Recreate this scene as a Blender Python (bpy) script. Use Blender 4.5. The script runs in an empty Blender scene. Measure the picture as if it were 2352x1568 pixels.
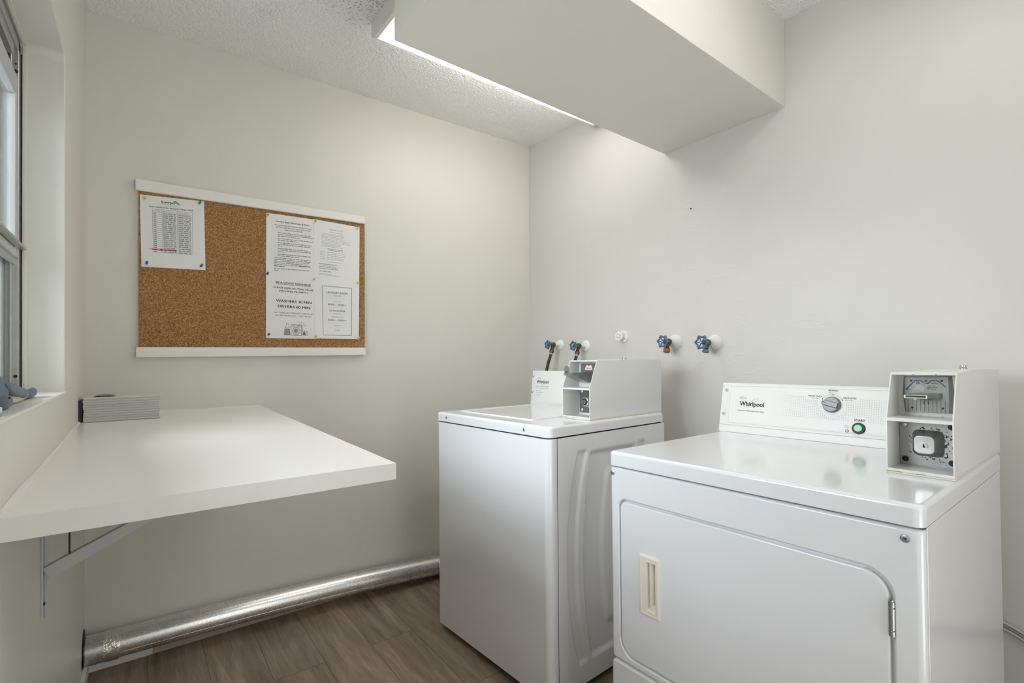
import bpy, bmesh, math, random
from mathutils import Vector, Matrix, Euler

rnd = random.Random(11)
SC = bpy.context.scene
COL = SC.collection
R = math.radians
V = Vector

# ------------------------------------------------------------------ measured room
W, H = 2.1066, 2.4231
CAM = (0.155, -2.3504, 1.1422)
YB = -3.4                      # wall behind the camera
ZS, YF, YN, XE = 2.0943, -0.9881, -1.5206, 0.764   # soffit

# ------------------------------------------------------------------ materials
def new_mat(name):
    m = bpy.data.materials.new(name)
    m.use_nodes = True
    nt = m.node_tree
    b = nt.nodes.get('Principled BSDF')
    return m, nt, b

def N(nt, typ, **kw):
    n = nt.nodes.new(typ)
    for k, v in kw.items():
        if k.startswith('i_'):
            n.inputs[k[2:].replace('_', ' ')].default_value = v
        else:
            setattr(n, k, v)
    return n

def L(nt, a, b):
    nt.links.new(a, b)

def simple(name, col, rough=0.5, metal=0.0, coat=0.0, spec=0.5, bump=None, emit=None, sheen=0.0, var=0.0, vscale=8.0):
    m, nt, b = new_mat(name)
    b.inputs['Base Color'].default_value = (*col, 1)
    b.inputs['Roughness'].default_value = rough
    b.inputs['Metallic'].default_value = metal
    b.inputs['Coat Weight'].default_value = coat
    b.inputs['Coat Roughness'].default_value = 0.08
    b.inputs['Specular IOR Level'].default_value = spec
    b.inputs['Sheen Weight'].default_value = sheen
    tc = N(nt, 'ShaderNodeTexCoord')
    if var:
        nz = N(nt, 'ShaderNodeTexNoise', i_Scale=vscale, i_Detail=4.0)
        L(nt, tc.outputs['Object'], nz.inputs['Vector'])
        mx = N(nt, 'ShaderNodeMix', data_type='RGBA')
        mx.inputs[6].default_value = (*[c * (1 - var) for c in col], 1)
        mx.inputs[7].default_value = (*[min(1, c * (1 + var)) for c in col], 1)
        L(nt, nz.outputs['Fac'], mx.inputs[0])
        L(nt, mx.outputs[2], b.inputs['Base Color'])
    if bump:
        sc, st, dist = bump
        nz = N(nt, 'ShaderNodeTexNoise', i_Scale=sc, i_Detail=3.0)
        L(nt, tc.outputs['Object'], nz.inputs['Vector'])
        bp = N(nt, 'ShaderNodeBump', i_Strength=st, i_Distance=dist)
        L(nt, nz.outputs['Fac'], bp.inputs['Height'])
        L(nt, bp.outputs['Normal'], b.inputs['Normal'])
    if emit:
        b.inputs['Emission Color'].default_value = (*emit[0], 1)
        b.inputs['Emission Strength'].default_value = emit[1]
    return m

def wall_mat(name, col, scrape=0.0):
    m, nt, b = new_mat(name)
    b.inputs['Roughness'].default_value = 0.42
    b.inputs['Specular IOR Level'].default_value = 0.35
    tc = N(nt, 'ShaderNodeTexCoord')
    n1 = N(nt, 'ShaderNodeTexNoise', i_Scale=140.0, i_Detail=3.0)
    n2 = N(nt, 'ShaderNodeTexNoise', i_Scale=5.0, i_Detail=3.0)
    L(nt, tc.outputs['Object'], n1.inputs['Vector'])
    L(nt, tc.outputs['Object'], n2.inputs['Vector'])
    mx = N(nt, 'ShaderNodeMix', data_type='RGBA')
    mx.inputs[6].default_value = (*[c * 0.975 for c in col], 1)
    mx.inputs[7].default_value = (*[c * 1.02 for c in col], 1)
    L(nt, n2.outputs['Fac'], mx.inputs[0])
    L(nt, mx.outputs[2], b.inputs['Base Color'])
    add = N(nt, 'ShaderNodeMath', operation='MULTIPLY_ADD')
    add.inputs[1].default_value = 6.0
    L(nt, n2.outputs['Fac'], add.inputs[0])
    L(nt, n1.outputs['Fac'], add.inputs[2])
    h = add.outputs[0]
    if scrape:
        mp = N(nt, 'ShaderNodeMapping')
        mp.inputs['Rotation'].default_value = (R(12), 0, 0)
        mp.inputs['Scale'].default_value = (1, 3.4, 13)
        L(nt, tc.outputs['Object'], mp.inputs['Vector'])
        n3 = N(nt, 'ShaderNodeTexNoise', i_Scale=3.0, i_Detail=5.0, i_Distortion=0.6)
        L(nt, mp.outputs[0], n3.inputs['Vector'])
        rp = N(nt, 'ShaderNodeValToRGB')
        rp.color_ramp.elements[0].position = 0.60
        rp.color_ramp.elements[1].position = 0.63
        L(nt, n3.outputs['Fac'], rp.inputs[0])
        dm = N(nt, 'ShaderNodeVectorMath', operation='DISTANCE')
        dm.inputs[1].default_value = (W, -1.30, 1.52)
        L(nt, tc.outputs['Object'], dm.inputs[0])
        mk = N(nt, 'ShaderNodeMapRange')
        mk.inputs[1].default_value = 0.15
        mk.inputs[2].default_value = 0.50
        mk.inputs[3].default_value = scrape
        mk.inputs[4].default_value = 0.0
        L(nt, dm.outputs['Value'], mk.inputs[0])
        ad2 = N(nt, 'ShaderNodeMath', operation='MULTIPLY_ADD')
        L(nt, mk.outputs[0], ad2.inputs[1])
        L(nt, rp.outputs[0], ad2.inputs[0])
        L(nt, h, ad2.inputs[2])
        h = ad2.outputs[0]
    bp = N(nt, 'ShaderNodeBump', i_Strength=0.16, i_Distance=0.0015)
    L(nt, h, bp.inputs['Height'])
    L(nt, bp.outputs['Normal'], b.inputs['Normal'])
    return m

def ceiling_mat():
    m, nt, b = new_mat('popcorn_ceiling')
    b.inputs['Roughness'].default_value = 0.9
    tc = N(nt, 'ShaderNodeTexCoord')
    n1 = N(nt, 'ShaderNodeTexNoise', i_Scale=95.0, i_Detail=3.0, i_Roughness=0.55)
    v1 = N(nt, 'ShaderNodeTexVoronoi', i_Scale=120.0)
    L(nt, tc.outputs['Object'], n1.inputs['Vector'])
    L(nt, tc.outputs['Object'], v1.inputs['Vector'])
    mul = N(nt, 'ShaderNodeMath', operation='MULTIPLY_ADD')
    mul.inputs[1].default_value = -0.5
    L(nt, v1.outputs['Distance'], mul.inputs[0])
    L(nt, n1.outputs['Fac'], mul.inputs[2])
    bp = N(nt, 'ShaderNodeBump', i_Strength=0.9, i_Distance=0.009)
    L(nt, mul.outputs[0], bp.inputs['Height'])
    L(nt, bp.outputs['Normal'], b.inputs['Normal'])
    # a patch of grey mildew specks at the end of the lamp
    dist = N(nt, 'ShaderNodeVectorMath', operation='DISTANCE')
    dist.inputs[1].default_value = (0.80, -0.74, H)
    L(nt, tc.outputs['Object'], dist.inputs[0])
    mr = N(nt, 'ShaderNodeMapRange')
    mr.inputs[1].default_value = 0.05
    mr.inputs[2].default_value = 0.26
    mr.inputs[3].default_value = 0.08
    mr.inputs[4].default_value = 0.0
    L(nt, dist.outputs['Value'], mr.inputs[0])
    n2 = N(nt, 'ShaderNodeTexNoise', i_Scale=130.0, i_Detail=2.0)
    L(nt, tc.outputs['Object'], n2.inputs['Vector'])
    ad = N(nt, 'ShaderNodeMath', operation='ADD')
    L(nt, mr.outputs[0], ad.inputs[0])
    L(nt, n2.outputs['Fac'], ad.inputs[1])
    rp = N(nt, 'ShaderNodeValToRGB')
    rp.color_ramp.elements[0].position = 0.60
    rp.color_ramp.elements[0].color = (0.92, 0.915, 0.90, 1)
    rp.color_ramp.elements[1].position = 0.72
    rp.color_ramp.elements[1].color = (0.40, 0.40, 0.37, 1)
    L(nt, ad.outputs[0], rp.inputs[0])
    mx = N(nt, 'ShaderNodeMix', data_type='RGBA')
    mx.inputs[6].default_value = (0.92, 0.915, 0.90, 1)
    L(nt, rp.outputs[0], mx.inputs[7])
    st = N(nt, 'ShaderNodeMath', operation='GREATER_THAN')
    st.inputs[1].default_value = 0.001
    L(nt, mr.outputs[0], st.inputs[0])
    L(nt, st.outputs[0], mx.inputs[0])
    L(nt, mx.outputs[2], b.inputs['Base Color'])
    return m

def floor_mat():
    m, nt, b = new_mat('vinyl_plank')
    b.inputs['Roughness'].default_value = 0.36
    tc = N(nt, 'ShaderNodeTexCoord')
    sep = N(nt, 'ShaderNodeSeparateXYZ')
    L(nt, tc.outputs['Object'], sep.inputs[0])
    sx = N(nt, 'ShaderNodeMath', operation='ADD')
    sx.inputs[1].default_value = -0.005
    L(nt, sep.outputs['X'], sx.inputs[0])
    sy = N(nt, 'ShaderNodeMath', operation='ADD')
    sy.inputs[1].default_value = 0.47
    L(nt, sep.outputs['Y'], sy.inputs[0])
    cb = N(nt, 'ShaderNodeCombineXYZ')
    L(nt, sy.outputs[0], cb.inputs['X'])
    L(nt, sx.outputs[0], cb.inputs['Y'])
    br = N(nt, 'ShaderNodeTexBrick', offset=0.37, offset_frequency=2)
    br.inputs['Scale'].default_value = 1.0
    br.inputs['Brick Width'].default_value = 1.2
    br.inputs['Row Height'].default_value = 0.178
    br.inputs['Mortar Size'].default_value = 0.0009
    br.inputs['Mortar Smooth'].default_value = 0.1
    br.inputs['Color1'].default_value = (0.0, 0.0, 0.0, 1)
    br.inputs['Color2'].default_value = (1.0, 1.0, 1.0, 1)
    br.inputs['Mortar'].default_value = (0.0, 0.0, 0.0, 1)
    L(nt, cb.outputs[0], br.inputs['Vector'])
    # grain, shifted for every plank
    sc = N(nt, 'ShaderNodeVectorMath', operation='SCALE')
    sc.inputs['Scale'].default_value = 5.0
    L(nt, br.outputs['Color'], sc.inputs[0])
    ad = N(nt, 'ShaderNodeVectorMath', operation='ADD')
    L(nt, tc.outputs['Object'], ad.inputs[0])
    L(nt, sc.outputs[0], ad.inputs[1])
    mp = N(nt, 'ShaderNodeMapping')
    mp.inputs['Scale'].default_value = (1.0, 0.16, 1.0)
    L(nt, ad.outputs[0], mp.inputs['Vector'])
    g1 = N(nt, 'ShaderNodeTexNoise', i_Scale=11.0, i_Detail=7.0, i_Roughness=0.60, i_Distortion=1.6)
    L(nt, mp.outputs[0], g1.inputs['Vector'])
    mp2 = N(nt, 'ShaderNodeMapping')
    mp2.inputs['Scale'].default_value = (1.0, 0.045, 1.0)
    L(nt, ad.outputs[0], mp2.inputs['Vector'])
    g2 = N(nt, 'ShaderNodeTexNoise', i_Scale=160.0, i_Detail=4.0, i_Roughness=0.7)
    L(nt, mp2.outputs[0], g2.inputs['Vector'])
    wv = N(nt, 'ShaderNodeTexWave', wave_type='RINGS', rings_direction='Z', i_Scale=7.0, i_Distortion=9.0, i_Detail=3.0)
    wv.inputs['Detail Scale'].default_value = 1.6
    L(nt, mp.outputs[0], wv.inputs['Vector'])
    a1 = N(nt, 'ShaderNodeMath', operation='MULTIPLY_ADD')
    a1.inputs[1].default_value = 0.62
    L(nt, g2.outputs['Fac'], a1.inputs[0])
    L(nt, g1.outputs['Fac'], a1.inputs[2])
    a2 = N(nt, 'ShaderNodeMath', operation='MULTIPLY_ADD')
    a2.inputs[1].default_value = 0.10
    L(nt, wv.outputs['Fac'], a2.inputs[0])
    L(nt, a1.outputs[0], a2.inputs[2])
    a3 = N(nt, 'ShaderNodeMath', operation='MULTIPLY_ADD')
    a3.inputs[1].default_value = 0.09
    L(nt, br.outputs['Color'], a3.inputs[0])
    L(nt, a2.outputs[0], a3.inputs[2])
    rp = N(nt, 'ShaderNodeValToRGB')
    e = rp.color_ramp.elements
    e[0].position = 0.42
    e[0].color = (0.092, 0.066, 0.045, 1)
    e[1].position = 0.90
    e[1].color = (0.400, 0.318, 0.236, 1)
    e.new(0.58).color = (0.212, 0.160, 0.114, 1)
    e.new(0.70).color = (0.278, 0.214, 0.156, 1)
    a4 = N(nt, 'ShaderNodeMath', operation='MULTIPLY')
    a4.inputs[1].default_value = 0.75
    L(nt, a3.outputs[0], a4.inputs[0])
    L(nt, a4.outputs[0], rp.inputs[0])
    mx = N(nt, 'ShaderNodeMix', data_type='RGBA')
    mx.inputs[7].default_value = (0.06, 0.045, 0.034, 1)
    L(nt, br.outputs['Fac'], mx.inputs[0])
    L(nt, rp.outputs[0], mx.inputs[6])
    L(nt, mx.outputs[2], b.inputs['Base Color'])
    bp = N(nt, 'ShaderNodeBump', i_Strength=0.25, i_Distance=0.001)
    L(nt, a1.outputs[0], bp.inputs['Height'])
    L(nt, bp.outputs['Normal'], b.inputs['Normal'])
    return m

def cork_mat():
    m, nt, b = new_mat('cork')
    b.inputs['Roughness'].default_value = 0.85
    b.inputs['Specular IOR Level'].default_value = 0.2
    tc = N(nt, 'ShaderNodeTexCoord')
    v = N(nt, 'ShaderNodeTexVoronoi', i_Scale=360.0)
    L(nt, tc.outputs['Object'], v.inputs['Vector'])
    n = N(nt, 'ShaderNodeTexNoise', i_Scale=300.0, i_Detail=4.0, i_Roughness=0.7)
    L(nt, tc.outputs['Object'], n.inputs['Vector'])
    sp = N(nt, 'ShaderNodeSeparateColor')
    L(nt, v.outputs['Color'], sp.inputs[0])
    a = N(nt, 'ShaderNodeMath', operation='MULTIPLY_ADD')
    a.inputs[1].default_value = 0.55
    L(nt, sp.outputs[0], a.inputs[0])
    mlt = N(nt, 'ShaderNodeMath', operation='MULTIPLY')
    mlt.inputs[1].default_value = 0.55
    L(nt, n.outputs['Fac'], mlt.inputs[0])
    L(nt, mlt.outputs[0], a.inputs[2])
    rp = N(nt, 'ShaderNodeValToRGB')
    e = rp.color_ramp.elements
    e[0].position = 0.20
    e[0].color = (0.120, 0.052, 0.019, 1)
    e[1].position = 0.86
    e[1].color = (0.56, 0.35, 0.17, 1)
    e.new(0.42).color = (0.290, 0.140, 0.052, 1)
    e.new(0.66).color = (0.370, 0.195, 0.080, 1)
    L(nt, a.outputs[0], rp.inputs[0])
    L(nt, rp.outputs[0], b.inputs['Base Color'])
    bp = N(nt, 'ShaderNodeBump', i_Strength=0.4, i_Distance=0.001)
    L(nt, a.outputs[0], bp.inputs['Height'])
    L(nt, bp.outputs['Normal'], b.inputs['Normal'])
    return m

def galv_mat(name='galvanised_steel', base=0.74, rough=0.27, speck=0.26, metal=0.90, rust=0.0, rust_at=None, rust_r=0.05):
    m, nt, b = new_mat(name)
    b.inputs['Metallic'].default_value = metal
    tc = N(nt, 'ShaderNodeTexCoord')
    v = N(nt, 'ShaderNodeTexVoronoi', i_Scale=420.0)
    L(nt, tc.outputs['Object'], v.inputs['Vector'])
    sp = N(nt, 'ShaderNodeSeparateColor')
    L(nt, v.outputs['Color'], sp.inputs[0])
    n = N(nt, 'ShaderNodeTexNoise', i_Scale=420.0, i_Detail=3.0)
    L(nt, tc.outputs['Object'], n.inputs['Vector'])
    mr = N(nt, 'ShaderNodeMapRange')
    mr.inputs[3].default_value = rough - 0.02
    mr.inputs[4].default_value = rough + 0.02
    L(nt, sp.outputs[0], mr.inputs[0])
    L(nt, mr.outputs[0], b.inputs['Roughness'])
    rp = N(nt, 'ShaderNodeValToRGB')
    e = rp.color_ramp.elements
    e[0].position = 0.16
    e[0].color = (base * (1 - speck), base * (1 - speck) * 0.97, base * (1 - speck) * 0.90, 1)
    e[1].position = 0.34
    e[1].color = (base, base, base * 0.985, 1)
    L(nt, n.outputs['Fac'], rp.inputs[0])
    outc = rp.outputs[0]
    if rust:
        d = N(nt, 'ShaderNodeVectorMath', operation='DISTANCE')
        d.inputs[1].default_value = rust_at
        L(nt, tc.outputs['Object'], d.inputs[0])
        m2 = N(nt, 'ShaderNodeMapRange')
        m2.inputs[1].default_value = rust_r * 0.5
        m2.inputs[2].default_value = rust_r
        m2.inputs[3].default_value = rust
        m2.inputs[4].default_value = 0.0
        L(nt, d.outputs['Value'], m2.inputs[0])
        n2 = N(nt, 'ShaderNodeTexNoise', i_Scale=190.0, i_Detail=3.0)
        L(nt, tc.outputs['Object'], n2.inputs['Vector'])
        ad = N(nt, 'ShaderNodeMath', operation='ADD')
        L(nt, m2.outputs[0], ad.inputs[0])
        L(nt, n2.outputs['Fac'], ad.inputs[1])
        r2 = N(nt, 'ShaderNodeValToRGB')
        r2.color_ramp.elements[0].position = 0.70
        r2.color_ramp.elements[0].color = (0, 0, 0, 1)
        r2.color_ramp.elements[1].position = 0.75
        r2.color_ramp.elements[1].color = (1, 1, 1, 1)
        L(nt, ad.outputs[0], r2.inputs[0])
        mx = N(nt, 'ShaderNodeMix', data_type='RGBA')
        mx.inputs[7].default_value = (0.035, 0.018, 0.010, 1)
        L(nt, r2.outputs[0], mx.inputs[0])
        L(nt, outc, mx.inputs[6])
        outc = mx.outputs[2]
        iv = N(nt, 'ShaderNodeMath', operation='MULTIPLY_ADD')
        iv.inputs[1].default_value = -metal
        iv.inputs[2].default_value = metal
        L(nt, r2.outputs[0], iv.inputs[0])
        L(nt, iv.outputs[0], b.inputs['Metallic'])
    L(nt, outc, b.inputs['Base Color'])
    return m

def lens_mat(strength):
    m, nt, b = new_mat('prismatic_lens')
    b.inputs['Base Color'].default_value = (0.85, 0.85, 0.84, 1)
    b.inputs['Roughness'].default_value = 0.3
    tc = N(nt, 'ShaderNodeTexCoord')
    w1 = N(nt, 'ShaderNodeTexWave', wave_type='BANDS', bands_direction='X', i_Scale=38.0)
    L(nt, tc.outputs['Object'], w1.inputs['Vector'])
    bp = N(nt, 'ShaderNodeBump', i_Strength=0.5, i_Distance=0.002)
    L(nt, w1.outputs['Fac'], bp.inputs['Height'])
    L(nt, bp.outputs['Normal'], b.inputs['Normal'])
    mr = N(nt, 'ShaderNodeMapRange')
    mr.inputs[3].default_value = 0.75
    mr.inputs[4].default_value = 1.15
    L(nt, w1.outputs['Fac'], mr.inputs[0])
    # the tubes stop short of the end caps
    sp = N(nt, 'ShaderNodeSeparateXYZ')
    L(nt, tc.outputs['Object'], sp.inputs[0])
    ab = N(nt, 'ShaderNodeMath', operation='ABSOLUTE')
    L(nt, sp.outputs['X'], ab.inputs[0])
    m2 = N(nt, 'ShaderNodeMapRange')
    m2.inputs[1].default_value = 0.20
    m2.inputs[2].default_value = 0.58
    m2.inputs[3].default_value = strength
    m2.inputs[4].default_value = strength * 0.10
    L(nt, ab.outputs[0], m2.inputs[0])
    ml = N(nt, 'ShaderNodeMath', operation='MULTIPLY')
    L(nt, mr.outputs[0], ml.inputs[0])
    L(nt, m2.outputs[0], ml.inputs[1])
    b.inputs['Emission Color'].default_value = (1.0, 0.982, 0.955, 1)
    L(nt, ml.outputs[0], b.inputs['Emission Strength'])
    return m

def glass_mat():
    m, nt, b = new_mat('window_glass')
    nt.nodes.remove(b)
    out = nt.nodes.get('Material Output')
    t = N(nt, 'ShaderNodeBsdfTransparent')
    t.inputs[0].default_value = (0.93, 0.95, 0.95, 1)
    g = N(nt, 'ShaderNodeBsdfGlossy')
    g.inputs['Roughness'].default_value = 0.05
    fr = N(nt, 'ShaderNodeFresnel')
    fr.inputs[0].default_value = 1.45
    mx = N(nt, 'ShaderNodeMixShader')
    L(nt, fr.outputs[0], mx.inputs[0])
    L(nt, t.outputs[0], mx.inputs[1])
    L(nt, g.outputs[0], mx.inputs[2])
    L(nt, mx.outputs[0], out.inputs['Surface'])
    return m

PAINT = (0.705, 0.692, 0.625)
M = {}
M['wall'] = wall_mat('wall_paint', PAINT)
M['wall_scraped_dimmed'] = wall_mat('wall_paint_scraped_dimmed', (0.650, 0.632, 0.600), 8.0)  # same paint as the other walls, toned darker and neutral for its light
M['ceiling'] = ceiling_mat()
M['floor'] = floor_mat()
M['cork'] = cork_mat()
M['galv'] = galv_mat()
M['foil'] = simple('foil_tape', (0.75, 0.74, 0.71), 0.22, 0.95, bump=(120, 0.9, 0.004))
M['duct_collar'] = galv_mat('duct_collar_steel', 0.66, 0.28, 0.4, 0.9)
M['enamel'] = simple('white_enamel', (0.82, 0.825, 0.86), 0.16, 0, 0.5)
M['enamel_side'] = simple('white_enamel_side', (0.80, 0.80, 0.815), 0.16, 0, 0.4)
M['white_metal'] = simple('white_powder_coat', (0.76, 0.755, 0.745), 0.32)
M['bracket'] = simple('grey_white_bracket_paint', (0.50, 0.50, 0.51), 0.4)
M['panel'] = simple('console_face', (0.74, 0.735, 0.72), 0.35)
M['white_paint'] = simple('white_gloss_paint', (0.80, 0.79, 0.76), 0.38, bump=(30, 0.1, 0.003))
M['laminate'] = simple('counter_laminate', (0.90, 0.885, 0.845), 0.24, 0, 0.1, bump=(400, 0.04, 0.0005))
M['laminate_edge'] = simple('counter_edge_band', (0.74, 0.72, 0.68), 0.4)
M['trim_wood'] = simple('painted_wood_strip', (0.82, 0.81, 0.775), 0.5, bump=(60, 0.1, 0.002))
M['beige'] = simple('beige_vinyl_base', (0.50, 0.405, 0.33), 0.45)
M['ink'] = simple('black_ink', (0.030, 0.030, 0.032), 0.7)
M['greyink'] = simple('grey_ink', (0.22, 0.22, 0.225), 0.7)
M['softink'] = simple('faint_grey_ink', (0.48, 0.48, 0.475), 0.7)
M['pale_grain'] = simple('pale_woodgrain_print', (0.66, 0.655, 0.635), 0.75)
M['dots'] = simple('console_dots', (0.42, 0.42, 0.42), 0.6)
M['redink'] = simple('red_marker', (0.70, 0.06, 0.06), 0.7)
M['pinkink'] = simple('pink_highlighter', (0.80, 0.25, 0.27), 0.7)
M['blueink'] = simple('navy_ink', (0.035, 0.07, 0.25), 0.6)
M['greenink'] = simple('green_ink', (0.16, 0.42, 0.10), 0.6)
M['gold'] = simple('gold_line', (0.50, 0.36, 0.12), 0.4, 0.3)
M['paper'] = simple('white_paper', (0.80, 0.80, 0.785), 0.75)
M['paper_lined'] = simple('woodgrain_paper', (0.80, 0.795, 0.775), 0.75, var=0.02, vscale=20)
M['news'] = simple('newsletter_paper', (0.66, 0.65, 0.635), 0.65, var=0.06, vscale=60)
M['news_photo'] = simple('newsletter_photo', (0.17, 0.18, 0.25), 0.4, var=0.4, vscale=90)
M['black'] = simple('black_plastic', (0.012, 0.012, 0.012), 0.45)
M['dark_gap'] = simple('dark_steel', (0.02, 0.018, 0.016), 0.6)
M['rubber'] = simple('black_rubber_hose', (0.030, 0.030, 0.027), 0.5)
M['aluminium'] = simple('mill_aluminium', (0.50, 0.50, 0.49), 0.38, 0.75, var=0.15, vscale=40)
M['white_sash'] = simple('white_sash_paint', (0.50, 0.51, 0.50), 0.4)
M['chrome'] = simple('chrome', (0.75, 0.75, 0.74), 0.14, 1.0)
M['steel'] = simple('brushed_steel', (0.46, 0.46, 0.455), 0.34, 0.95, var=0.12, vscale=60)
M['screw'] = simple('screw_zinc', (0.46, 0.46, 0.47), 0.42, 0.7)
M['plate_grey'] = simple('coin_plate_grey', (0.30, 0.30, 0.285), 0.42, 0.4, var=0.12, vscale=90)
M['plate_dark'] = simple('dark_zinc_plate', (0.26, 0.26, 0.26), 0.38, 0.8, var=0.12, vscale=60)
M['knob_grey'] = simple('grey_knob', (0.22, 0.22, 0.225), 0.33, 0.25)
M['cream'] = simple('aged_cream_plastic', (0.83, 0.785, 0.70), 0.42)
M['cream_dark'] = simple('cream_plastic_recess', (0.66, 0.58, 0.46), 0.5)
M['gasket'] = simple('yellowed_gasket', (0.70, 0.655, 0.57), 0.6, var=0.2, vscale=40)
M['green'] = simple('green_button', (0.05, 0.42, 0.23), 0.3, 0, 0.4)
M['amber'] = simple('amber_lens', (0.55, 0.19, 0.02), 0.3, 0, 0.4)
M['blue'] = simple('blue_handwheel', (0.060, 0.135, 0.24), 0.38, 0.1, 0.2, var=0.25, vscale=60)
M['brass'] = simple('tarnished_brass', (0.13, 0.105, 0.065), 0.45, 0.75, var=0.4, vscale=90)
M['brass_bright'] = simple('brass_ferrule', (0.55, 0.46, 0.22), 0.3, 0.9)
M['verdigris'] = simple('verdigris_bonnet', (0.05, 0.17, 0.15), 0.55, 0.4, var=0.5, vscale=110)
M['copper_cap'] = simple('orange_brass_cap', (0.34, 0.13, 0.045), 0.5, 0.4, var=0.3, vscale=90)
M['plush'] = simple('blue_grey_plush', (0.085, 0.120, 0.165), 0.95, sheen=0.25, bump=(420, 0.3, 0.002), var=0.12, vscale=50)
M['plush_cream'] = simple('cream_plush', (0.70, 0.665, 0.56), 0.95, sheen=0.3, bump=(260, 0.5, 0.003))
M['card'] = simple('white_carton', (0.80, 0.80, 0.80), 0.5)
M['cord'] = simple('grey_cord', (0.23, 0.23, 0.235), 0.42)
M['cord_light'] = simple('grey_cord_ridge', (0.46, 0.46, 0.465), 0.42)
M['glass'] = glass_mat()
M['caulk'] = simple('white_caulk', (0.82, 0.81, 0.775), 0.45, bump=(80, 0.3, 0.003))
M['lens'] = lens_mat(4.6)
M['red_line'] = simple('red_label_line', (0.55, 0.06, 0.05), 0.5)
for nm, c in dict(pin_clear=(0.62, 0.60, 0.56), pin_green=(0.03, 0.33, 0.10), pin_blue=(0.03, 0.12, 0.42),
                  pin_dark=(0.05, 0.055, 0.05), pin_yellow=(0.70, 0.50, 0.03), pin_navy=(0.02, 0.03, 0.28),
                  pin_purple=(0.10, 0.035, 0.16)).items():
    M[nm] = simple(nm, c, 0.25, 0, 0.3)

# ------------------------------------------------------------------ mesh helpers
def face(bm, pts, mi=0):
    vs = [bm.verts.new(p) for p in pts]
    f = bm.faces.new(vs)
    f.material_index = mi
    return f

def box(bm, x0, x1, y0, y1, z0, z1, mi=0, bevel=0.0, seg=2):
    x0, x1 = sorted((x0, x1)); y0, y1 = sorted((y0, y1)); z0, z1 = sorted((z0, z1))
    v = [bm.verts.new((x, y, z)) for x in (x0, x1) for y in (y0, y1) for z in (z0, z1)]
    fs = []
    for q in ((0, 1, 3, 2), (4, 6, 7, 5), (0, 4, 5, 1), (2, 3, 7, 6), (0, 2, 6, 4), (1, 5, 7, 3)):
        f = bm.faces.new([v[i] for i in q]); f.material_index = mi; fs.append(f)
    if bevel:
        es = list({e for f in fs for e in f.edges})
        r = bmesh.ops.bevel(bm, geom=es, offset=bevel, segments=seg, affect='EDGES', profile=0.5, clamp_overlap=True)
        for f in r['faces']:
            f.material_index = mi
    return v

def hexa(bm, p, mi=0):
    """eight corners: bottom four then top four, both counter-clockwise"""
    v = [bm.verts.new(q) for q in p]
    for q in ((3, 2, 1, 0), (4, 5, 6, 7), (0, 1, 5, 4), (1, 2, 6, 5), (2, 3, 7, 6), (3, 0, 4, 7)):
        f = bm.faces.new([v[i] for i in q]); f.material_index = mi

def loft(bm, loops, cap0=True, cap1=True, mi=0, closed=True):
    rows = [[bm.verts.new(p) for p in lp] for lp in loops]
    n = len(rows[0])
    for a, b in zip(rows, rows[1:]):
        for i in range(n if closed else n - 1):
            j = (i + 1) % n
            try:
                f = bm.faces.new((a[i], a[j], b[j], b[i])); f.material_index = mi
            except ValueError:
                pass
    if cap0:
        f = bm.faces.new(list(reversed(rows[0]))); f.material_index = mi
    if cap1:
        f = bm.faces.new(rows[-1]); f.material_index = mi
    return rows

def rrect(a0, a1, b0, b1, r, n=6):
    """rounded rectangle as (a, b) pairs, r one radius or four (a0b0, a1b0, a1b1, a0b1)"""
    rs = r if isinstance(r, (tuple, list)) else (r,) * 4
    a0, a1 = sorted((a0, a1)); b0, b1 = sorted((b0, b1))
    out = []
    for (ca, cb, st), q in zip(((a0, b0, 180), (a1, b0, 270), (a1, b1, 0), (a0, b1, 90)), rs):
        oa = ca + q if ca == a0 else ca - q
        ob = cb + q if cb == b0 else cb - q
        for i in range(n + 1):
            t = R(st + 90 * i / n)
            out.append((oa + q * math.cos(t), ob + q * math.sin(t)))
    return out

def frame_from(axis):
    z = V(axis).normalized()
    t = V((0, 0, 1)) if abs(z.z) < 0.9 else V((1, 0, 0))
    x = t.cross(z).normalized()
    return x, z.cross(x), z

def lathe(bm, prof, origin, axis, n=24, mi=0, cap=True):
    """prof: (radius, distance along axis)"""
    x, y, z = frame_from(axis)
    o = V(origin)
    loops = [[o + z * d + (x * math.cos(2 * math.pi * i / n) + y * math.sin(2 * math.pi * i / n)) * r for i in range(n)] for r, d in prof]
    return loft(bm, loops, cap, cap, mi)

def tube(bm, path, r, n=12, mi=0, closed=False, cap=True):
    P = [V(p) for p in path]
    k = len(P)
    loops = []
    prev = None
    for i in range(k):
        if closed:
            t = P[(i + 1) % k] - P[i - 1]
        else:
            t = P[min(i + 1, k - 1)] - P[max(i - 1, 0)]
        t.normalize()
        if prev is None:
            x, y, z = frame_from(t)
        else:
            x = prev - t * prev.dot(t)
            if x.length < 1e-6:
                x, y, z = frame_from(t)
            x.normalize()
            y = t.cross(x)
        prev = x
        rr = r[i] if isinstance(r, (list, tuple)) else r
        loops.append([P[i] + (x * math.cos(2 * math.pi * j / n) + y * math.sin(2 * math.pi * j / n)) * rr for j in range(n)])
    if closed:
        loops.append(loops[0])
        return loft(bm, loops, False, False, mi)
    return loft(bm, loops, cap, cap, mi)

def smooth_path(pts, k=8):
    P = [V(p) for p in pts]
    out = []
    for i in range(len(P) - 1):
        p0, p1, p2, p3 = P[max(i - 1, 0)], P[i], P[i + 1], P[min(i + 2, len(P) - 1)]
        for s in range(k):
            t = s / k
            out.append(0.5 * ((2 * p1) + (p2 - p0) * t + (2 * p0 - 5 * p1 + 4 * p2 - p3) * t * t + (3 * p1 - p0 - 3 * p2 + p3) * t ** 3))
    out.append(P[-1])
    return out

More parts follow.
